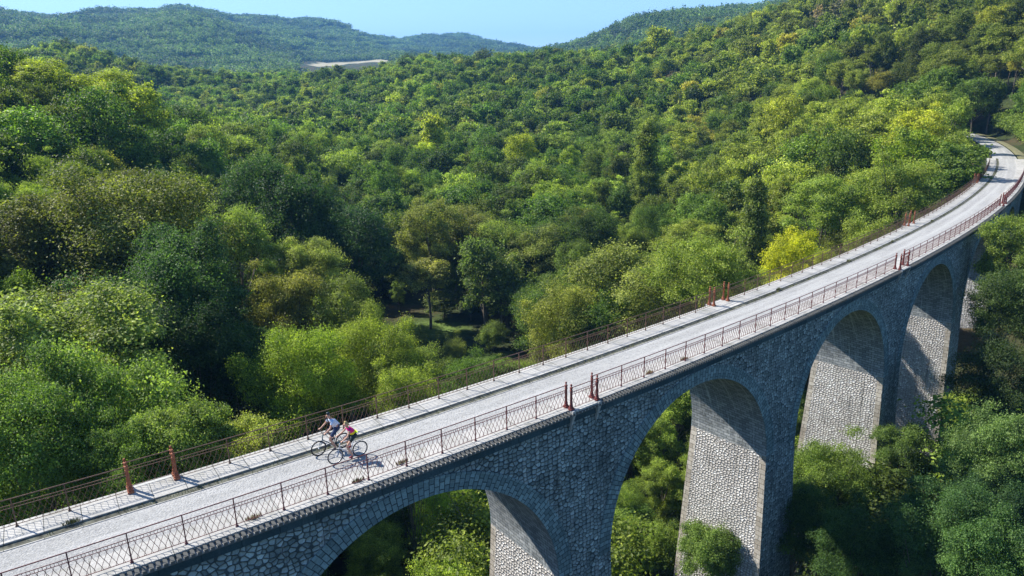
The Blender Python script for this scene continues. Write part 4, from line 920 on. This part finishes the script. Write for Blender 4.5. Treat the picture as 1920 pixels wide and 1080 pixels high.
for i, (s_, n_) in enumerate([(140, -4.5), (147, -4.2), (154, -4.2), (161, -4), (167, -4), (173, -4), (179, -4), (185, -4), (191, -4), (197, -4), (203, -3.6), (170, -9), (184, -9)]):
    p = cv(s_, n_); put('hazel_bush', p[0], p[1], 4.6, (.06, .10, .025), f'leafy bush on the bank right of the shaded path, {ORD[i]} going away', 1.1, key=True)
def zone_tint(px, r, kind, X, Y):
    b = np.array(PAL[kind], float); n1 = math.sin(X*.031+Y*.017)*math.cos(Y*.023-X*.011); n2 = math.sin(X*.09)*math.cos(Y*.083)
    f = 1+.16*n1+.1*n2+rng.normal()*.17
    b = b*max(.5, f)
    if px > 1250 and r > 90: b = b*np.array([1.12, 1.0, 1.0])
    u = rng.random()
    if u < .05: b = b*np.array([1.5, 1.35, .9])
    elif u < .12: b = b*np.array([1.25, 1.0, 1.0])
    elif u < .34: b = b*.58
    if 250 < px < 700 and 55 < r < 140: b = b*.6  # shade of the hollow put into the tint
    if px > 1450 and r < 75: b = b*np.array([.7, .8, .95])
    return tuple(float(v) for v in b)
OCC = [(1422, 26, 92, 480), (1495, 45, 84, 500), (1215, 20, 165, 320), (800, 40, 118, 560), (110, 60, 80, 430), (430, 45, 92, 480)]
def fill():
    pts = []; cell = {}
    for t in TREES: pts.append((t['x'], t['y'], 3.2)); 
    kx = np.array([p[0] for p in pts]); ky = np.array([p[1] for p in pts])
    kw = np.array([KINDS[t['kind']]['rx']*t['h']/KINDS[t['kind']]['H']*t['w'] for t in TREES])
    bands = [(24, 70, 5.2), (70, 170, 5.7), (170, 330, 6.5), (330, 620, 7.8), (620, 1000, 12)]
    for r0, r1, sp in bands:
        m = int(r1*1.0/sp)+2; gx, gy = np.meshgrid(np.arange(-m, m+1)*sp, np.arange(0, m+1)*sp); gx = gx.ravel()+rng.uniform(-.42, .42, gx.size)*sp; gy = gy.ravel()+rng.uniform(-.42, .42, gy.size)*sp
        rr = np.hypot(gx, gy); az = np.degrees(np.arctan2(gx, gy)); ok = (rr >= r0) & (rr < r1) & (abs(az) < 43+6*(r1 < 200)); gx, gy, rr, az = gx[ok], gy[ok], rr[ok], az[ok]
        s_, n_ = to_curve(gx, gy) if r1 < 340 else (np.zeros(len(gx)), np.full(len(gx), 99.))
        H_ = height(gx, gy); om = open_mask(gx, gy)
        for x, y, r, a, s, n, hz, o in zip(gx, gy, rr, az, s_, n_, H_, om):
            if s < 136 and -4.2 < n < 9.2 or s >= 136 and -3.0 < n < 10.5 and s < 214: continue
            if o > .05: continue
            if len(kx) and (np.hypot(kx-x, ky-y) < np.minimum(kw*.62, 5)).any(): continue
            px = 960+FPX*math.tan(math.radians(a))*math.cos(PITCH) if abs(a) < 80 else 0
            u = rng.random(); right = px > 1180
            kind = 'locust_tree' if u < (.46 if right else .25) else 'oak_tree' if u < .62 else 'ash_tree' if u < .96 else 'hazel_bush'
            h = rng.uniform(9, 17.5) if kind != 'hazel_bush' else rng.uniform(5, 8)
            if 1480 < px < 1900 and 330 < r < 520 and rng.random() < .6: kind = 'bare_tree'; h = rng.uniform(12, 17)
            if r < 75: h = rng.uniform(9.5, 14)
            if r < 70 and n > 9 and px < 1200: h = rng.uniform(8, 12)
            if px < 450 and 18 < r < 60 and n > 0: h = rng.uniform(9, 12)
            top = hz+h; ln = 14+abs(0)
            # near the viaduct crowns stay under the sight line over the deck
            if n > 9 and n < 22 and s < 128: h = min(h, max(5, -3.5-(1.5 if s < 90 else .5) - hz)) if s > 30 else min(h, max(5, -7-hz))
            if n < -4 and n > -26 and s < 136: h = min(h, max(4.5, (-9 if s < 100 else -2.5) - hz))
            if n < 0 and s < 100:     # camera side of the piers: low enough to leave the piers visible
                lim = CAMH - r*math.tan(math.radians(26.8 if px < 1600 else 28.6 if px < 1790 else 21)); h = min(h, lim-hz)
                if h < 3.5: continue
                if px < 1440 and r < 60: continue
            # the grass clearing must stay visible between the trees in front of it
            for c in CLEAR:
                ca = math.degrees(math.atan2(c[0], c[1])); cr = math.hypot(c[0], c[1])
                if abs(a-ca) < math.degrees(c[2]/cr)*.9 and r < cr: h = min(h, CAMH - r*(CAMH+26.5)/(cr+2) - hz - .5)
            if 600 < px < 770 and r > 560: 
                if 540-FPX*math.tan(PITCH-math.atan((CAMH-hz-h)/r)) < 126: continue
            for c in CLEAR:
                dx, dy = x-c[0], y-c[1]; al = dx*sun_dir.x+dy*sun_dir.y; pe = abs(dx*sun_dir.y-dy*sun_dir.x)
                if 0 < al < 24 and pe < c[2]*.8: h = min(h, 3.5+al*.35)
            for pc, pw, rk, pyl in OCC:
                if abs(px-pc) < pw+4*FPX/r and r < rk+4: h = min(h, CAMH-r*math.tan(PITCH+math.atan((pyl-540)/FPX))-hz)
            if h < 3.2: continue
            # outside the picture below
            d = r*math.cos(math.radians(a))*math.cos(PITCH)+(CAMH-hz-h)*math.sin(PITCH); v = ((CAMH-hz-h)*math.cos(PITCH)-r*math.cos(math.radians(a))*math.sin(PITCH))/d
            if v*FPX > 620: continue
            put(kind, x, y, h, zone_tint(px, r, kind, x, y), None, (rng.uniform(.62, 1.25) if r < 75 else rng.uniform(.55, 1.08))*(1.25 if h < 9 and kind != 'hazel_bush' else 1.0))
            TREES[-1]['px'] = px; TREES[-1]['py'] = 540+v*FPX
fill()
for t in TREES: t['r'] = math.hypot(t['x'], t['y'])
TREES.sort(key=lambda t: (not t['key'], t['r']))
IND = TREES[:300]; REST = TREES[300:]
CNAME = {'oak_tree': 'rounded tree', 'locust_tree': 'feathery tree', 'ash_tree': 'oval crowned tree', 'hazel_bush': 'low leafy bush', 'poplar_tree': 'narrow poplar', 'bare_tree': 'half bare grey tree'}

def image_pos(t):
    X, Y, Z = t['x'], t['y'], t['z']+t['h']*.75-CAMH; c, s = math.cos(PITCH), math.sin(PITCH); d = Y*c-Z*s; u = X/d*FPX; v = -(Y*s+Z*c)/d*FPX
    return 960+u*math.cos(ROLL)-v*math.sin(ROLL), 540+u*math.sin(ROLL)+v*math.cos(ROLL)
for t in TREES: t['ip'] = image_pos(t)
gen = [t for t in TREES if not t['key']]; inf = [t for t in gen if -60 < t['ip'][0] < 1980 and t['ip'][1] < 1110]
nk = len(TREES)-len(gen); IND = [t for t in TREES if t['key']] + inf[:300-nk]; ids = {id(t) for t in IND}; REST = [t for t in TREES if id(t) not in ids]
MARKS = [((90, 620), 'the big pale tree'), ((300, 905), 'the orange pillars'), ((630, 790), 'the cyclists'), ((580, 680), 'the bright round tree'), ((740, 680), 'the round olive tree'),
 ((240, 400), 'the domed olive tree'), ((430, 460), 'the slender pale tree'), ((160, 230), 'the forked tree'), ((120, 120), 'the sunlit left crest'), ((850, 650), 'the grass clearing'), ((820, 430), 'the airy centre tree'),
 ((1180, 560), 'the wide olive tree'), ((1420, 420), 'the tall poplar'), ((1490, 470), 'the yellow bush'), ((1215, 270), 'the tall pointed tree'), ((1475, 200), 'the pale yellow tree'),
 ((1341, 570), 'the middle far pillars'), ((1712, 420), 'the pillars on the bend'), ((1870, 290), 'the shaded path'), ((1210, 900), 'the middle arch'), ((850, 1000), 'the leftmost arch'),
 ((1360, 900), 'the first lit pier'), ((1590, 720), 'the second lit pier'), ((1730, 640), 'the third lit pier'), ((1850, 520), 'the last arch'), ((1880, 960), 'the lower right corner'), ((940, 370), 'the rounded dark tree'),
 ((560, 400), 'the dark hollow'), ((1560, 360), 'the broad feathery tree'), ((1010, 480), 'the tall olive tree')]
def side_of(dx, dy):
    a = math.degrees(math.atan2(-dy, dx)) % 360
    return ['right of', 'upper right of', 'above', 'upper left of', 'left of', 'lower left of', 'below', 'lower right of'][int((a+22.5)//45) % 8]
grp = {}
for t in IND:
    if t['key']: continue
    x, y = t['ip']; m = min(MARKS, key=lambda q: math.hypot(q[0][0]-x, q[0][1]-y)); dx, dy = x-m[0][0], y-m[0][1]; lum = t['tint'][1]; ratio = t['tint'][0]/t['tint'][1]
    tone = 'dark green' if lum < .06 else 'olive' if ratio > .78 else 'mid green' if lum < .11 else 'bright green'
    grp.setdefault((tone, CNAME[t['kind']], side_of(dx, dy), m[1]), []).append((math.hypot(dx, dy), id(t), t))
for (tone, cn, sd, mk), L__ in grp.items():
    L__.sort(key=lambda q: q[:2])
    for i, (_, _, t) in enumerate(L__):
        o_ = ['', 'second nearest ', 'third nearest ', 'fourth nearest ', 'fifth nearest ', 'sixth nearest ', 'seventh nearest ', 'eighth nearest ', 'ninth nearest ', 'tenth nearest '][min(i, 9)]
        t['label'] = f'{o_}{tone} {cn} {sd} {mk}'; t['group'] = 'trees of the wood around the viaduct'
def place_tree(t, i):
    ef = t['r']/max(1, t['h']/KINDS[t['kind']]['H']*t['w']); lv = 'hi' if ef < 62 else 'near' if ef < 110 else 'mid' if ef < 240 else 'low'
    cm, tm = proto(t['kind'], t['var'], lv); k = t['h']/KINDS[t['kind']]['H']; name = t['kind'] if t['kind'] != 'hazel_bush' else 'leafy_bush'
    o = empty(name, (t['x'], t['y'], t['z']), t['rot'], label=t['label'], cat='bush' if 'bush' in t['kind'] else 'tree', group=t.get('group')); 
    kw_ = k*t['w']; kz = min(k, kw_*1.3) if t['kind'] != 'poplar_tree' else k; c = link('crown', cm, o); c['tint'] = [float(v) for v in t['tint']]; c.scale = (kw_, kw_, kz); c.location.z = t['h']-KINDS[t['kind']]['H']*kz
    c = link('trunk', tm, o); c.scale = (kw_, kw_, k)
for i, t in enumerate(IND): place_tree(t, i)

# ------------------------------------------------------------------ the wood beyond: one object, geometry nodes instance tree shapes on points
def make_stuff(name, rows, protos, label, cat):
    """rows: x,y,z, sx,sz, rot, idx, tint"""
    me = bpy.data.meshes.new(name); n = len(rows); me.vertices.add(n)
    me.vertices.foreach_set('co', np.array([[r[0], r[1], r[2]] for r in rows], dtype=np.float32).ravel())
    a = me.attributes.new('scl', 'FLOAT_VECTOR', 'POINT'); a.data.foreach_set('vector', np.array([[r[3], r[3], r[4]] for r in rows], dtype=np.float32).ravel())
    a = me.attributes.new('rotz', 'FLOAT_VECTOR', 'POINT'); a.data.foreach_set('vector', np.array([[0, 0, r[5]] for r in rows], dtype=np.float32).ravel())
    a = me.attributes.new('pick', 'INT', 'POINT'); a.data.foreach_set('value', np.array([r[6] for r in rows], dtype=np.int32))
    a = me.attributes.new('tint', 'FLOAT_VECTOR', 'POINT'); a.data.foreach_set('vector', np.array([r[7] for r in rows], dtype=np.float32).ravel())
    o = link(name, me); tag(o, label, cat, kind='stuff')
    pc = bpy.data.collections.new(name+'_shapes')
    for j, (cm, tm) in enumerate(protos):
        bm = bmesh.new(); bm.from_mesh(cm)
        nm = cm.copy(); nm.materials.append(M_bark)
        # join trunk into the copy
        v0 = np.empty(len(cm.vertices)*3, np.float32); cm.vertices.foreach_get('co', v0); v1 = np.empty(len(tm.vertices)*3, np.float32); tm.vertices.foreach_get('co', v1)
        f0 = np.empty(len(cm.loops), np.int32); cm.loops.foreach_get('vertex_index', f0)
        f1 = [list(p.vertices) for p in tm.polygons]; f1 = np.array([q if len(q) == 4 else q[:3]+[q[2]] for q in f1 if len(q) in (4, )], np.int32).reshape(-1, 4)
        V = np.concatenate([v0.reshape(-1, 3), v1.reshape(-1, 3)]); F = np.concatenate([f0.reshape(-1, 4), f1+len(cm.vertices)])
        lv = np.empty(len(cm.polygons), np.float32); cm.attributes['leafvar'].data.foreach_get('value', lv)
        mm = mesh_np('tree_shape', V, F, [M_leaf, M_bark], mi=np.concatenate([np.zeros(len(lv)), np.ones(len(f1))]), attr={'leafvar': np.concatenate([lv, np.zeros(len(f1))])})
        bm.free(); ob = bpy.data.objects.new('tree_shape_%03d' % j, mm); pc.objects.link(ob)
    ng = bpy.data.node_groups.new(name+'_scatter', 'GeometryNodeTree')
    ng.interface.new_socket('Geometry', in_out='INPUT', socket_type='NodeSocketGeometry'); ng.interface.new_socket('Geometry', in_out='OUTPUT', socket_type='NodeSocketGeometry')
    gi = ng.nodes.new('NodeGroupInput'); go = ng.nodes.new('NodeGroupOutput'); iop = ng.nodes.new('GeometryNodeInstanceOnPoints'); ci = ng.nodes.new('GeometryNodeCollectionInfo')
    ci.inputs['Collection'].default_value = pc; ci.inputs['Separate Children'].default_value = True; ci.inputs['Reset Children'].default_value = True
    def na(nm, ty):
        q = ng.nodes.new('GeometryNodeInputNamedAttribute'); q.data_type = ty; q.inputs['Name'].default_value = nm; return [s for s in q.outputs if s.enabled and s.name == 'Attribute'][0]
    ng.links.new(gi.outputs[0], iop.inputs['Points']); ng.links.new(ci.outputs[0], iop.inputs['Instance']); iop.inputs['Pick Instance'].default_value = True
    ng.links.new(na('pick', 'INT'), iop.inputs['Instance Index']); ng.links.new(na('scl', 'FLOAT_VECTOR'), iop.inputs['Scale'])
    e2r = ng.nodes.new('FunctionNodeEulerToRotation'); ng.links.new(na('rotz', 'FLOAT_VECTOR'), e2r.inputs[0]); ng.links.new(e2r.outputs[0], iop.inputs['Rotation'])
    ng.links.new(iop.outputs[0], go.inputs[0])
    md = o.modifiers.new('scatter', 'NODES'); md.node_group = ng
    return o
kinds = ['oak_tree', 'locust_tree', 'ash_tree', 'hazel_bush', 'bare_tree', 'poplar_tree']
def rows_of(ts, level):
    pr = [proto(k, v, level) for k in kinds for v in range(3)]
    return [(t['x'], t['y'], t['z'], t['h']/KINDS[t['kind']]['H']*t['w'], t['h']/KINDS[t['kind']]['H'], t['rot'], kinds.index(t['kind'])*3+t['var'], t['tint']) for t in ts], pr
near_ = [t for t in REST if t['r'] < 130]; ra, pa = rows_of(near_, 'near'); rb, pb = rows_of([t for t in REST if 130 <= t['r'] < 260], 'mid')
r1, p1 = ra + [q[:6]+(q[6]+len(pa),)+q[7:] for q in rb], pa+pb
make_stuff('woodland', r1, p1, 'dense green broadleaf wood covering the valley slopes behind the nearer trees', 'woodland')
r2, p2 = rows_of([t for t in REST if t['r'] >= 260], 'low')
make_stuff('distant_woodland', r2, p2, 'unbroken wood of small crowns on the middle distance ridge', 'woodland')
# far hills: groves of a dozen small crowns each
def grove(seed):
    r = np.random.default_rng(seed); Vs = []; Fs = []; vs = []; k = 0
    for i in range(13):
        V, F, vr, C, Rr = crown(seed*20+i, 1, .5, .1, 7, 110, .10, 'round', .1, .42, .6, 34)
        s = r.uniform(9, 15); V = V*np.array([s*.95, s*.95, s]); a = i*2.4; d = 5.6*math.sqrt(i); V = V+np.array([d*math.cos(a)+r.normal()*1.5, d*math.sin(a)+r.normal()*1.5, -1])
        Vs.append(V); Fs.append(F+k); k += len(V); vs.append(np.clip(vr*.6+r.uniform(0, .5), 0, 1))
    m = mesh_np('grove', np.concatenate(Vs), np.concatenate(Fs), [M_leaf], attr={'leafvar': np.concatenate(vs)})
    tb = MB(); tb.tube([(0, 0, -1), (0, 0, 6)], .3, 4); return m, tb.mesh('grove_trunk', M_bark)
GR = [grove(3+i) for i in range(5)]
rows = []
for r0, r1_, sp in ((900, 1700, 27), (1700, 4200, 34)):
    m = int(r1_/sp)+1; gx, gy = np.meshgrid(np.arange(-m, m+1)*sp, np.arange(0, m+1)*sp); gx = gx.ravel()+rng.uniform(-.4, .4, gx.size)*sp; gy = gy.ravel()+rng.uniform(-.4, .4, gy.size)*sp
    rr = np.hypot(gx, gy); az = np.degrees(np.arctan2(gx, gy)); ok = (rr >= r0) & (rr < r1_) & (abs(az) < 43); gx, gy = gx[ok], gy[ok]; hz = height(gx, gy); fm = field_mask(gx, gy)
    # keep only what the slope shows: skip groves whose ground lies hidden behind nearer ground
    for x, y, z, f in zip(gx, gy, hz, fm):
        if f > 0: continue
        r = math.hypot(x, y); px = 960+FPX*x/y*math.cos(PITCH)
        if 590 < px < 775 and r < 1640 and 540-FPX*math.tan(PITCH-math.atan((CAMH-z-15)/r)) < 128: continue
        t = np.array([.25, .4, .55, .7, .85, .93])
        hh = height(x*t, y*t); line = CAMH + (z+14-CAMH)*t
        if (hh > line+4).any(): continue
        n1 = math.sin(x*.006+y*.004)*math.cos(y*.0047); q = 1+.22*n1+.25*math.sin(x*.019+2)*math.sin(y*.013)+rng.normal()*.2
        s = sp/27*rng.uniform(.9, 1.15)
        rows.append((x, y, z, s, rng.uniform(.9, 1.2), rng.uniform(0, 6.28), int(rng.integers(0, 5)), (.036*q, .066*q, .034*q)))  # bluish tint puts some of the distance haze into the leaf colour
print('individual', len(IND), 'rest', len(REST), 'groves', len(rows), 'max r of individuals', max(t['r'] for t in IND if not t['key']))
make_stuff('hill_forest', rows, GR, 'hazy blue green forest covering the far hills under the sky', 'forest')

# ------------------------------------------------------------------ air
def haze():
    b = MB(); b.box((0, 3000, 250), (6500, 7000, 330)); o = b.build('haze', [])
    m = bpy.data.materials.new('haze_air'); m.use_nodes = True; q = m.node_tree; q.nodes.clear(); out = q.nodes.new('ShaderNodeOutputMaterial'); v = q.nodes.new('ShaderNodeVolumePrincipled')
    v.inputs['Color'].default_value = (.20, .50, 1.0, 1); v.inputs['Density'].default_value = 1.35e-4; v.inputs['Anisotropy'].default_value = .0; q.links.new(v.outputs[0], out.inputs['Volume'])
    o.data.materials.append(m); tag(o, 'thin blue air over the far hills', 'haze', kind='stuff')
haze()
